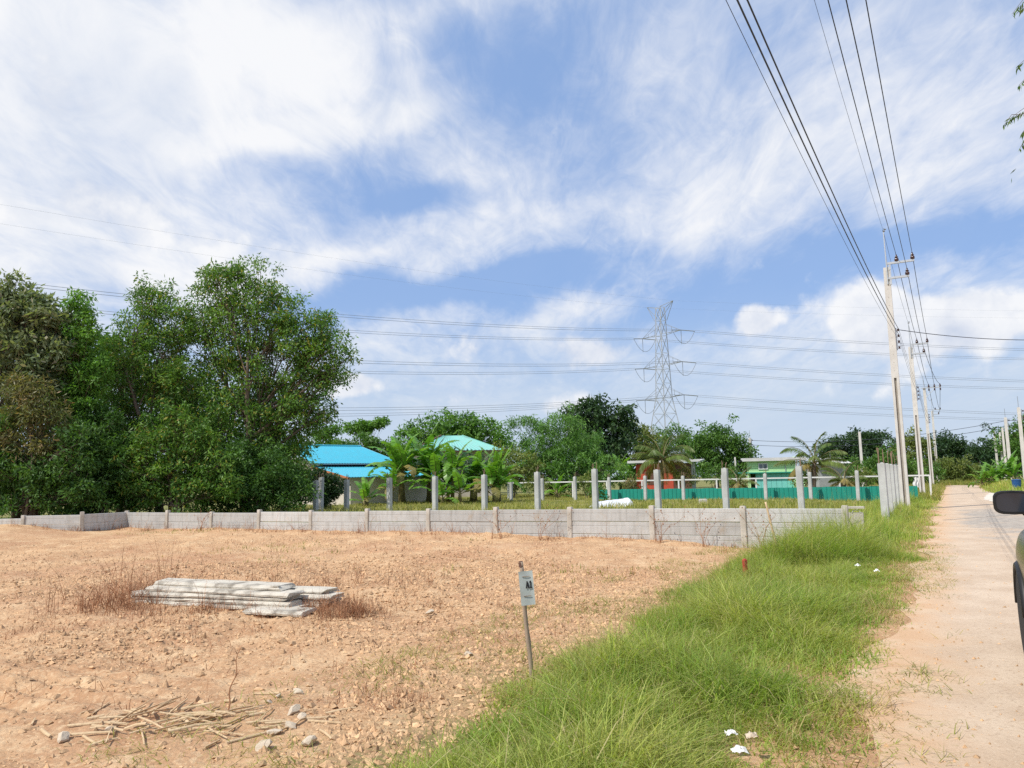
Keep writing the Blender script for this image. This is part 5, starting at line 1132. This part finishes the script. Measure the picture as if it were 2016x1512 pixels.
# ------------------------------------------------------------------ TREES
GT = 'trees of the dark grove on the left'
def grove():
    tree('acacia_tree', 'tallest leafy tree of the left grove with open crown reaching right', base_at(500, 32.5), px_lobes([(445, 570, 62), (505, 590, 66), (400, 640, 62), (470, 660, 80), (555, 625, 62), (600, 660, 60), (555, 710, 80), (640, 690, 52), (612, 755, 66), (470, 760, 85), (655, 735, 36), (555, 820, 84), (625, 815, 44), (430, 850, 85), (520, 900, 85), (570, 905, 50), (690, 700, 16), (425, 535, 26), (470, 530, 24), (640, 640, 26)], 32.5, .95), 'acacia', per=58, Ln=.18, Wd=.06, dens=1.34, rc=0.42, trunk_r=.22, shell=.4, group=GT, stems=2)
    tree('acacia_tree', 'second tree of the left grove, rounded top left of the tallest', base_at(330, 32), px_lobes([(300, 590, 48), (345, 640, 56), (270, 650, 52), (235, 690, 45), (310, 710, 72), (360, 750, 62), (240, 760, 66), (310, 820, 82), (250, 860, 72), (380, 860, 60), (275, 570, 24)], 32), 'acacia', per=58, Ln=.18, Wd=.06, dens=1.34, rc=0.40, trunk_r=.17, group=GT, stems=2)
    tree('acacia_tree', 'slender bright green tree with a narrow pointed crown in the left grove', base_at(165, 30), px_lobes([(158, 600, 24), (152, 628, 34), (162, 665, 38), (150, 710, 44), (185, 735, 38), (140, 760, 42), (170, 800, 44)], 30), 'acacia_bright', per=58, Ln=.18, Wd=.06, dens=1.44, rc=0.30, trunk_r=.10, group=GT)
    tree('grey_leaved_tree', 'greyish green tree at the left picture edge with larger pale leaves', base_at(50, 29.5), px_lobes([(30, 575, 34), (62, 605, 42), (10, 620, 42), (45, 660, 55), (95, 640, 40), (20, 715, 55), (90, 710, 50), (-30, 640, 50), (-40, 720, 60), (60, 770, 55), (110, 690, 36)], 29.5), 'grey_leaf', per=52, dens=1.60, rc=0.38, Ln=.26, Wd=.10, trunk_r=.15, group=GT, stems=2)
    tree('withered_tree', 'brownish half withered bushy tree low at the left edge', base_at(70, 28.2), px_lobes([(50, 790, 42), (95, 825, 44), (20, 840, 42), (112, 875, 36), (60, 875, 46), (30, 755, 24), (80, 770, 22)], 28.2), 'brown_leaf', per=56, dens=1.34, rc=0.34, Ln=.2, Wd=.05, trunk_r=.08, group=GT, stems=3)
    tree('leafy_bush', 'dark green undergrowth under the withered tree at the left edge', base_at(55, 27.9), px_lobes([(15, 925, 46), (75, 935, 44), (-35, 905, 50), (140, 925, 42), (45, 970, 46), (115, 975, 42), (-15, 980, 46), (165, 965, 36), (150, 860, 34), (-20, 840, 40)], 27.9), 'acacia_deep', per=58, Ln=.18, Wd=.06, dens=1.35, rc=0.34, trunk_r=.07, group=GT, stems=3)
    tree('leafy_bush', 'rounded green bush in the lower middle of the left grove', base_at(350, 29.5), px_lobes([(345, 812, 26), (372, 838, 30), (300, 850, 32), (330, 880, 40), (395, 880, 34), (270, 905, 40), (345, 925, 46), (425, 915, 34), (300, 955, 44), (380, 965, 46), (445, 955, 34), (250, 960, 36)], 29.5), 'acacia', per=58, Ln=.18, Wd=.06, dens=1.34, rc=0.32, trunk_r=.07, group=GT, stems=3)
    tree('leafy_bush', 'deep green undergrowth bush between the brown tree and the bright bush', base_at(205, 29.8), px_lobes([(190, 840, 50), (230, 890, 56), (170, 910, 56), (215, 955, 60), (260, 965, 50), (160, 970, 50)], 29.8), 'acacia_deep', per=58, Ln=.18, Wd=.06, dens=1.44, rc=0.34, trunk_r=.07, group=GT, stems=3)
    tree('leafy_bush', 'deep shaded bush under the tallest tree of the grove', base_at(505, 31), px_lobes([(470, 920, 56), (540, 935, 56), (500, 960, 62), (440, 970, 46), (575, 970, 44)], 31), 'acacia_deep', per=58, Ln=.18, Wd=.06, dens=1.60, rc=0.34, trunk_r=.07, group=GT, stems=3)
    tree('leafy_bush', 'dark rounded shrub touching the cream house wall', base_at(632, 42), px_lobes([(622, 945, 26), (655, 955, 20), (600, 955, 32), (640, 975, 22), (575, 950, 30)], 42), 'dark_leaf', per=58, dens=1.92, rc=0.32, trunk_r=.06, group=GT, stems=3)
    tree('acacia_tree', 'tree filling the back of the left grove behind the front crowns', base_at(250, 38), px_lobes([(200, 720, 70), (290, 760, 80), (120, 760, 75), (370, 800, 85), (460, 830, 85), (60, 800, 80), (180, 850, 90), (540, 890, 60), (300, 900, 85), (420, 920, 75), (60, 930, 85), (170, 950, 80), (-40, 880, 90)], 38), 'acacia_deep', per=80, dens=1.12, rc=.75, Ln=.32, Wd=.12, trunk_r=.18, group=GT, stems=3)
grove()
GF = 'trees behind the houses'
K = dict(per=46, group=GF)
tree('mango_tree', 'broad dense bright green tree rising behind the mint roof', base_at(885, 84), px_lobes([(880, 838, 34), (925, 838, 28), (840, 850, 34), (960, 858, 34), (905, 868, 48), (800, 872, 34), (985, 880, 34), (850, 895, 50), (950, 905, 48), (800, 915, 40)], 84), 'mango', dens=1.27, rc=.7, Ln=.42, Wd=.17, trunk_r=.25, **K)
tree('bamboo_grove', 'feathery bamboo clump with arching tips in the middle background', base_at(1085, 64), px_lobes([(1080, 850, 40), (1120, 840, 38), (1060, 880, 46), (1110, 890, 52), (1150, 880, 40), (1030, 900, 40), (1080, 930, 50), (1140, 930, 46), (1025, 832, 16), (1008, 826, 13), (1045, 838, 18)], 64), 'bamboo_leaf', dens=1.02, rc=.55, Ln=.4, Wd=.07, trunk_r=.06, droop=.8, stems=6, bark='banana_stem', category='bamboo', **K)
tree('dark_leaved_tree', 'dark glossy tree with ragged crown left of the pylon', base_at(1180, 76), px_lobes([(1130, 815, 28), (1175, 810, 32), (1220, 820, 26), (1200, 850, 42), (1150, 855, 40), (1235, 850, 22), (1210, 890, 45), (1160, 900, 44)], 76), 'dark_leaf', dens=1.05, rc=.65, Ln=.5, Wd=.2, trunk_r=.22, droop=.7, **K)
tree('olive_tree', 'olive toned sparse tree between the dark tree and the palm', base_at(1262, 80), px_lobes([(1255, 850, 26), (1275, 875, 30), (1245, 890, 34), (1280, 905, 30)], 80), 'olive_leaf', dens=1.02, rc=.6, Ln=.36, Wd=.12, trunk_r=.14, **K)
tree('olive_tree', 'medium green tree at the foot of the pylon behind the palm', base_at(1325, 96), px_lobes([(1330, 860, 28), (1300, 875, 28), (1355, 870, 24), (1325, 895, 36), (1290, 900, 26)], 96), 'rain_leaf', dens=1.02, rc=.7, Ln=.4, Wd=.15, trunk_r=.18, **K)
tree('rounded_tree', 'rounded dense green tree between the red hut and the lime house', base_at(1412, 90), px_lobes([(1400, 862, 30), (1430, 866, 26), (1378, 880, 28), (1455, 884, 26), (1415, 890, 42), (1470, 902, 24), (1385, 910, 34), (1440, 915, 38)], 90), 'rain_leaf', dens=1.36, rc=.65, Ln=.38, Wd=.15, trunk_r=.22, **K)
tree('umbrella_tree', 'flat layered tree showing left behind the blue roof', base_at(648, 88), px_lobes([(638, 855, 24, 0, .55), (655, 845, 16, 0, .5), (645, 885, 28, 0, .6)], 88), 'mango', dens=1.36, rc=.6, Ln=.42, Wd=.18, trunk_r=.14, **K)
tree('umbrella_tree', 'flat topped umbrella shaped tree above the blue roof ridge', base_at(715, 86), px_lobes([(695, 842, 22, 0, .4), (740, 833, 22, 0, .35), (715, 838, 24, 0, .35), (755, 830, 12, 0, .5), (725, 845, 16, 0, .4)], 86), 'mango', dens=1.19, rc=.5, Ln=.4, Wd=.18, trunk_r=.12, **K)
tree('umbrella_tree', 'low spreading tree directly behind the blue roof', base_at(690, 80), px_lobes([(670, 878, 26, 0, .5), (715, 872, 30, 0, .55), (750, 885, 22, 0, .6), (690, 890, 34, 0, .6)], 80), 'rain_leaf', dens=1.36, rc=.55, Ln=.36, Wd=.15, trunk_r=.14, **K)
tree('leafy_bush', 'loose green bush filling the gap between bananas and bamboo', base_at(1010, 60), px_lobes([(1000, 905, 30), (1035, 915, 28), (1010, 940, 30)], 60), 'olive_leaf', dens=1.02, rc=.5, Ln=.3, Wd=.11, trunk_r=.08, stems=2, **K)
tree('leafy_bush', 'dense hedge like bush under the mint roof behind the bananas', base_at(860, 57), px_lobes([(790, 935, 36), (850, 930, 40), (910, 930, 38), (960, 935, 34), (745, 945, 26)], 57), 'dark_leaf', dens=1.02, rc=.5, Ln=.3, Wd=.12, trunk_r=.08, stems=3, **K)
GR = 'trees at the end of the track'
K2 = dict(per=46, group=GR)
tree('rain_tree', 'wide dark layered tree behind the lone white pole', base_at(1700, 98), px_lobes([(1690, 858, 24, 0, .6), (1730, 862, 24, 0, .55), (1650, 868, 28, 0, .55), (1700, 875, 44, 0, .6), (1640, 890, 36, 0, .7), (1745, 885, 28, 0, .6), (1690, 910, 50, 0, .7), (1625, 915, 34)], 98), 'dark_leaf', dens=1.27, rc=.75, Ln=.42, Wd=.18, trunk_r=.26, **K2)
tree('olive_tree', 'yellowish tree between the first and second utility poles', base_at(1795, 88), px_lobes([(1800, 862, 20), (1785, 885, 28), (1815, 880, 20), (1790, 915, 34), (1820, 910, 22)], 88), 'olive_leaf', dens=1.10, rc=.6, Ln=.36, Wd=.14, trunk_r=.15, **K2)
tree('leafy_bush', 'green bush behind the tight row of posts', base_at(1755, 66), px_lobes([(1745, 905, 26), (1770, 915, 24), (1725, 920, 24), (1700, 930, 20), (1800, 930, 22)], 66), 'rain_leaf', dens=1.02, rc=.5, Ln=.3, Wd=.12, trunk_r=.08, stems=3, **K2)
tree('dark_leaved_tree', 'dark tree closing the end of the track right of the last pole', base_at(1870, 116), px_lobes([(1862, 866, 18), (1880, 872, 22), (1850, 885, 28), (1895, 895, 26), (1870, 905, 36), (1905, 915, 24), (1850, 925, 30), (1885, 930, 30)], 116), 'dark_leaf', dens=1.36, rc=.8, Ln=.45, Wd=.2, trunk_r=.22, **K2)
tree('leafy_bush', 'olive scrub at the foot of the trees where the track ends', base_at(1875, 102), px_lobes([(1855, 925, 18), (1880, 920, 20), (1900, 930, 18), (1925, 930, 20), (1875, 938, 18), (1910, 940, 16)], 102), 'olive_leaf', dens=1.19, rc=.6, Ln=.35, Wd=.15, trunk_r=.08, stems=3, **K2)
tree('dark_leaved_tree', 'dark low tree behind the short poles right of the track', base_at(1945, 112), px_lobes([(1930, 890, 24, 0, .6), (1960, 875, 26, 0, .6), (1925, 915, 28), (1960, 905, 34), (1985, 910, 30)], 112), 'dark_leaf', dens=1.27, rc=.8, Ln=.45, Wd=.2, trunk_r=.2, **K2)
tree('rain_tree', 'tall green tree rising at the right edge behind the poles', base_at(2005, 92), px_lobes([(1995, 855, 26), (2025, 850, 32), (1985, 885, 26), (2015, 890, 40), (2040, 900, 40)], 92), 'rain_leaf', dens=1.27, rc=.7, Ln=.4, Wd=.17, trunk_r=.22, **K2)
tree('leafy_bush', 'dense green thicket at the foot of the bamboo and dark tree', base_at(1130, 62), px_lobes([(1040, 935, 30), (1085, 930, 34), (1135, 930, 36), (1185, 925, 34), (1225, 935, 26)], 62), 'bamboo_leaf', dens=1.0, rc=.5, Ln=.32, Wd=.1, trunk_r=.08, stems=3, **K)
tree('leafy_bush', 'dark thicket below the trees between the lime house and the posts', base_at(1690, 80), px_lobes([(1600, 930, 26), (1650, 925, 28), (1700, 930, 30), (1750, 925, 28), (1800, 930, 26), (1835, 930, 20)], 80), 'rain_leaf', dens=1.0, rc=.55, Ln=.34, Wd=.13, trunk_r=.08, stems=3, **K2)
# low shrubs along the rail fence
for k, (px, py, r, Y, m, lb) in enumerate(((1060, 955, 18, 53, 'olive_leaf', 'low shrub at the left end of the white rail'), (1155, 950, 20, 55, 'olive_leaf', 'small yellowish shrub below the rail left of the first green sheets'), (1240, 952, 18, 52, 'brown_leaf', 'brownish low shrub under the rail near the coconut palm'), (1345, 940, 18, 55, 'olive_leaf', 'yellow green shrub before the red hut wall'), (1405, 930, 24, 58, 'rain_leaf', 'leafy shrub right of the red hut'), (1440, 938, 20, 57, 'rain_leaf', 'green shrub left of the lime house'), (1580, 945, 18, 52, 'olive_leaf', 'shrub at the foot of the second palm'), (1700, 940, 18, 52, 'olive_leaf', 'yellow green shrub right of the low yellow palm'), (1175, 968, 12, 44, 'rain_leaf', 'small bush at the left end of the green sheets'))):
    tree('shrub', lb, base_at(px, Y), px_lobes([(px-r*.5, py, r*.8), (px+r*.5, py+2, r*.8), (px, py-r*.5, r*.7)], Y), m, per=40, dens=.6, rc=.34, Ln=.2, Wd=.08, trunk_r=.04, stems=3, group='shrubs along the rail fence', category='shrub')
# tree out of frame on the right, its drooping twigs reach into the upper corner
def edge_tree():
    B = (9.9, 10.4, 0); c = np.array([9.9, 10.4, 7.2])
    root = tree('narrow_leaved_tree', 'narrow leaved tree whose drooping twig tips hang in at the upper right corner', B, [(9.9, 10.4, 7.6, 2.0, 2.0, 1.6), (9.3, 10.0, 6.2, 1.6, 1.6, 1.2), (10.6, 11, 8.6, 1.6, 1.6, 1.3)], 'eucalypt', per=30, dens=.35, rc=.5, Ln=.13, Wd=.02, trunk_r=.14, droop=.9)
    g = np.random.default_rng(4); mb = MB(); C, D, S = [], [], []
    for (px, py, ex, ey, Y) in ((2040, -10, 1992, 28, 10), (2040, 20, 2008, 18, 10), (2040, 120, 2002, 132, 10), (2045, 150, 2006, 168, 10.1), (2045, 215, 1990, 232, 10), (2010, 226, 1976, 247, 10), (2045, 245, 2012, 262, 10.1), (2040, 262, 2008, 292, 10)):
        a, b = at(px, py, Y), at(ex, ey, Y); m = (a+b)/2 + np.array([0, 0, .08]); st = c + (a-c)*.45
        pts = [st, (st+a)/2+np.array([0, 0, .12]), a, m, b]; mb.tube([tuple(p-np.array(B)) for p in pts], [.014, .01, .006, .004, .002], n=5, cap=False)
        for t in np.linspace(.1, 1, 15):
            p = (1-t)**2*a + 2*t*(1-t)*m + t*t*b; C.append(p); D.append(unit((np.array([g.normal(-.25, .35), g.normal(0, .4), -.8]))[None])[0]); S.append(unit(np.cross(D[-1], g.normal(0, 1, 3))[None])[0])
    C = np.array(C); V, Fq = leaf_quads(C, np.array(D), np.array(S), g.uniform(.08, .14, len(C)), .024); mb.build('twig', M['bark'], root); mesh_np('twig_leaves', V-np.array(B), [Fq], M['eucalypt'], root, tint=g.random(len(V)//4).repeat(4))
edge_tree()
# ------------------------------------------------------------------ STUFF: stones, weeds, grass
def lit_clear(x, y):
    k = np.ones(len(x), bool)
    for a, b in LITTER: k &= np.hypot(x-a, y-b) > .07
    return k
def build_stones():
    phi = (1+5**.5)/2; ico = unit(np.array([(-1, phi, 0), (1, phi, 0), (-1, -phi, 0), (1, -phi, 0), (0, -1, phi), (0, 1, phi), (0, -1, -phi), (0, 1, -phi), (phi, 0, -1), (phi, 0, 1), (-phi, 0, -1), (-phi, 0, 1)], float))
    fi = np.array([(0, 11, 5), (0, 5, 1), (0, 1, 7), (0, 7, 10), (0, 10, 11), (1, 5, 9), (5, 11, 4), (11, 10, 2), (10, 7, 6), (7, 1, 8), (3, 9, 4), (3, 4, 2), (3, 2, 6), (3, 6, 8), (3, 8, 9), (4, 9, 5), (2, 4, 11), (6, 2, 10), (8, 6, 7), (9, 8, 1)])
    oc = np.array([(1, 0, 0), (0, 1, 0), (-1, 0, 0), (0, -1, 0), (0, 0, 1)], float); fo = np.array([(0, 1, 4), (1, 2, 4), (2, 3, 4), (3, 0, 4)])
    def scatter(name, n, rmin, rmax, tpl, ft, smin, smax, mat_, road=False, dens_fn=None):
        az = np.radians(rng.uniform(-38, 41, n*3)); r = np.sqrt(rng.uniform(0, 1, n*3)**1.6*(rmax**2-rmin**2)+rmin**2); x, y = np.sin(az)*r, np.cos(az)*r; s, l = sl(x, y)
        if road: ok = (l > -.9) & (l < 4) & (rng.random(n*3) < .35+.65*sstep(.4, -.6, l))
        else:
            ok = (l < -2.7) & (fence_side(x, y) < -.15); m = fbm(x*.5, y*.5, 3, 77); bank = np.exp(-((s-9)/2.2)**2)*(l < -3.2); ok &= rng.random(n*3) < .12 + .7*sstep(.42, .62, m) + .75*bank
        x, y = x[ok][:n], y[ok][:n]; n = len(x); sz = smin*(smax/smin)**(rng.random(n)**2.6)
        k = len(tpl); V = tpl[None]*(1+rng.normal(0, .26, (n, k, 1)))*sz[:, None, None]*rng.uniform(.65, 1.35, (n, 1, 3)); V[:, :, 2] *= .9
        a = rng.uniform(0, 2*PI, n); c, s_ = np.cos(a)[:, None], np.sin(a)[:, None]; X = V[:, :, 0]*c-V[:, :, 1]*s_; Yv = V[:, :, 0]*s_+V[:, :, 1]*c
        z = height(x, y) + sz*.05 + (.006 if road else 0); V = np.stack([X+x[:, None], Yv+y[:, None], V[:, :, 2]+z[:, None]], -1).reshape(-1, 3)
        Fq = (ft[None]+np.arange(n)[:, None, None]*k).reshape(-1, 3); o = mesh_np(name, V, [Fq], M[mat_]); tag(o, kind='stuff'); return o
    oc6 = np.array([(1, 0, 0), (0, 1, 0), (-1, 0, 0), (0, -1, 0), (.15, .1, .95), (-.1, .1, -.9), (.75, .7, .45), (-.7, -.6, .4)], float); f6 = np.array([(0, 6, 4), (6, 1, 4), (1, 2, 4), (2, 7, 4), (7, 3, 4), (3, 0, 4), (0, 1, 6), (2, 3, 7), (1, 0, 5), (2, 1, 5), (3, 2, 5), (0, 3, 5)])
    o = scatter('gravel_clods', 25000, 4.0, 16, oc6, f6, .007, .031, 'stone'); tag(o, 'loose orange tan clods and gravel over the bare lot', 'gravel')
    o = scatter('fine_gravel', 42000, 4.0, 25, oc, fo, .006, .03, 'stone'); tag(o, 'fine tan gravel strewn between the clods of the lot', 'gravel')
    o = scatter('track_grit', 9000, 4.0, 26, oc, fo, .004, .018, 'stone', road=True); tag(o, 'scattered grit on the sandy track', 'gravel')
build_stones()
def build_weeds():
    # thin dry stalks: thick round the planks, sparse elsewhere and along the fence
    P, hgt = [], []
    def tufts(cx, cy, n, sx, sy, k, h):
        for _ in range(n):
            x, y = rng.normal(cx, sx), rng.normal(cy, sy); P.append(np.stack([rng.normal(x, .05, k), rng.normal(y, .05, k)], 1)); hgt.append(rng.uniform(.4, 1.15, k)*h)
    tufts(-4.9, 10.2, 70, .45, .35, 9, .42); tufts(-2.0, 9.3, 60, .28, .20, 12, .26); tufts(-3.6, 9.55, 90, .9, .16, 8, .17); tufts(-3.6, 10.9, 60, 1.3, .5, 7, .34); tufts(-5.6, 11.3, 26, .5, .5, 6, .7); tufts(-1.2, 9.4, 20, .9, .3, 7, .12); tufts(-4.5, 9.0, 50, 1.4, .4, 7, .10)
    tufts(-.9, 5.75, 16, .22, .12, 9, .10)
    for _ in range(330):
        q = rng.uniform(0, 13); k = int(q); p = FENCE[k]+(FENCE[k+1]-FENCE[k])*(q-k); nn = np.array([-.4, -.91]); p = p+nn*rng.uniform(.08, .7); P.append(np.stack([rng.normal(p[0], .06, 6), rng.normal(p[1], .04, 6)], 1)); hgt.append(rng.uniform(.3, 1.1, 6)*rng.choice((.18, .3, .62), p=(.6, .28, .12)))
    for _ in range(520):
        az = math.radians(rng.uniform(-36, 18)); r = rng.uniform(6, 22); x, y = math.sin(az)*r, math.cos(az)*r
        if fence_side(x, y) > -.3 or sl(x, y)[1] > -3.4: continue
        P.append(np.stack([rng.normal(x, .07, 6), rng.normal(y, .07, 6)], 1)); hgt.append(rng.uniform(.3, 1.1, 6)*.16)
    P = np.concatenate(P); h = np.concatenate(hgt); n = len(P); z = height(P[:, 0], P[:, 1]); V, fl, m = blades(np.column_stack([P, z]), rng.uniform(0, 2*PI, n), np.abs(rng.normal(.9, .6, n)), h*1.15, np.full(n, .0042)*(1+.04*P[:, 1]))
    o = mesh_np('dry_weeds', V, fl, M['weed']); tag(o, 'thin reddish brown dry weeds on the lot and around the planks', 'weeds', kind='stuff')
    # a few branching dead weeds against the fence
    for k, (px, py0, py1, Yo, lb) in enumerate(((1300, 1062, 1008, 17.3, 'spindly dead weed against the third fence bay from the right'), (1385, 1070, 1012, 16.9, 'branching dead weed before the second fence bay from the right'), (1063, 1052, 1004, 18.7, 'thin leggy weed before the middle of the fence'), (985, 1050, 1012, 19.1, 'dead weed beside the fence post right of centre'), (395, 1044, 1010, 24, 'dead weed before the left part of the fence'), (1500, 1085, 1000, 15.6, 'tall arching dead weed near the leaning bamboo stick'))):
        g = np.random.default_rng(200+k); b = at(px, py0, Yo); B = Vector((b[0], b[1], gz(b[0], b[1]))); H = max(.25, at(px, py1, Yo)[2]-B.z); mb = MB()
        for q in range(5):
            lean = g.normal(0, .22, 2); pts = [Vector((lean[0]*t*t*H*1.5 + math.sin(t*6+q)*.02, lean[1]*t*H, H*t*g.uniform(.8, 1) if t else -.04)) for t in np.linspace(0, 1, 6)]; mb.tube(pts, [.006, .005, .004, .004, .003, .002], n=4)
            for w in range(4): p = pts[2+w % 4]; e = p+Vector((g.normal(0, .10), g.normal(0, .06), abs(g.normal(.09, .05)))); mb.tube([p, e], [.003, .0015], n=4); mb.lathe([(.004, 0), (.014, .012), (.004, .028)], e, n=5)
        o = mb.build('dead_weed', M['weed']); o.location = B; tag(o, lb, 'weed', 'dead weeds by the fence')
build_weeds()
def grass_patch(name, label, N, smin, smax, lfun, hfun, wd, segs, mat_, seed, jit=.05, clump=7, leanm=.55):
    g = rng; m = N//clump; s = g.uniform(smin, smax, m); lo, hi = lfun(s); l = lo + (hi-lo)*g.random(m)
    s = np.repeat(s, clump)+g.normal(0, jit, m*clump); l = np.repeat(l, clump)+g.normal(0, jit, m*clump)
    x, y = xy(s, l); ok = lit_clear(x, y); hh = hfun(s, l, x, y); ok &= hh > .02; hh = hh*np.repeat(g.uniform(.5, 1.35, m), clump); x, y, hh = x[ok], y[ok], hh[ok]; n = len(x)
    az = np.repeat(g.uniform(0, 2*PI, m), clump)[ok] + g.normal(0, .9, n); V, fl, mm = blades(np.column_stack([x, y, height(x, y)-.01]), az, np.abs(g.normal(leanm, .3, n)), hh*g.uniform(.55, 1.15, n), wd*g.uniform(.7, 1.4, n)*(1+0*n), segs)
    tn = np.clip(fbm(x*1.4, y*1.4, 3, seed)*1.6-.38 + g.normal(0, .22, n), 0, 1); o = mesh_np(name, V, fl, M[mat_], tint=np.repeat(tn, mm)); tag(o, label, 'grass', kind='stuff'); return o
def build_grass():
    def edges(s): return -3.05+1.1*(fbm(s*.6, s*0+1, 3, 61)-.5)+.52*sstep(6, 3.8, s)-.45*sstep(9, 14, s), -.55+.6*(fbm(s*.9, s*0+5, 3, 62)-.5)
    def hf(s, l, x, y):
        a, b = edges(s); e = np.clip((l-a)/.9, 0, 1)**.8*np.clip((b-l)/.9, .05, 1)**.9; keep = rng.random(len(s)) < .10+1.3*e; return keep*(.03+.78*fbm(x*1.1, y*1.1, 3, 64)**1.6)*(.30+.9*e)*(1+.2*sstep(9, 4, s))*(.50+.55*sstep(-.9, -2.1, l))*(1+.5*sstep(13, 16, s)*sstep(23, 19, s))
    grass_patch('verge_grass', 'tall green grass between the lot and the track, foreground', 90000, 2.6, 17, edges, hf, .0085, 3, 'grass', 65, leanm=.9, clump=9)
    grass_patch('verge_grass_far', 'tall grass along the track beside the fence end and the poles', 34000, 16, 48, edges, lambda s, l, x, y: hf(s, l, x, y)*1.02+.04, .017, 2, 'grass', 66, jit=.09)
    grass_patch('verge_grass_distant', 'grass strip running to the end of the track', 9000, 46, 96, lambda s: (-3.6+0*s, -.7+0*s), lambda s, l, x, y: .3+.3*fbm(x*.5, y*.5, 2, 67), .04, 2, 'grass_far', 68, jit=.15)
    grass_patch('dry_verge_grass', 'straw coloured dead blades mixed into the verge grass', 26000, 2.6, 30, edges, lambda s, l, x, y: (.07+.26*fbm(x*1.3, y*1.3, 2, 83))*(fbm(x*.8, y*.8, 3, 84) > .47), .006, 2, 'dry_grass', 85, leanm=1.2)
    # thin seed stalks above the verge
    grass_patch('seed_stalks', 'thin pale seed stalks above the verge grass', 15000, 3, 18, edges, lambda s, l, x, y: hf(s, l, x, y)*1.35, .0035, 3, 'grass_far', 69, clump=3, leanm=.4)
    # sparse creeping grass on the lot edge
    grass_patch('creeping_grass', 'sparse low grass creeping from the verge onto the lot and the track edge', 26000, 2.8, 19, lambda s: (-4.6+0*s, -.1+0*s), lambda s, l, x, y: (.05+.14*fbm(x*2, y*2, 2, 70))*((fbm(x*1.1, y*1.1, 3, 71) > .46) & ((l < -2.3) | (l > -1.0))), .006, 2, 'grass_far', 72, jit=.07, leanm=1.5)
    grass_patch('lot_grass_tufts', 'patches of short yellowish grass on the far side of the lot', 9000, 9, 21, lambda s: (-23+0*s, -4+0*s), lambda s, l, x, y: .10*((fbm(x*.45, y*.45, 3, 73) > .57) & (fence_side(x, y) < -.2) & (s > 10.5)), .012, 2, 'grass_far', 74, jit=.1)
    # field behind the fence
    def ff(s, l, x, y): return (1-.6*sstep(33, 39, y))*(.28+.42*fbm(x*.35, y*.35, 3, 75))*(fence_side(x, y) > .25)*(1-.8*((np.abs(x-at(1203, 985, 37.0)[0]) < 1.1) & (np.abs(y-36.7) < .9)))
    grass_patch('field_grass', 'dry yellow green grass of the fenced field behind the posts', 64000, 18, 62, lambda s: (-34+0*s, -2.2+0*s), ff, .03, 2, 'field', 76, jit=.14)
    grass_patch('bank_grass', 'green grass on the bank right of the track end', 7000, 61, 84, lambda s: (2.4+0*s, 9+0*s), lambda s, l, x, y: .3+.3*fbm(x*.5, y*.5, 2, 77), .045, 2, 'grass', 78, jit=.15)
    grass_patch('end_grass', 'grass under the trees where the track ends', 6000, 95, 112, lambda s: (-10+0*s, 12+0*s), lambda s, l, x, y: .4+.4*fbm(x*.5, y*.5, 2, 79), .06, 2, 'grass_far', 80, jit=.2)
build_grass()
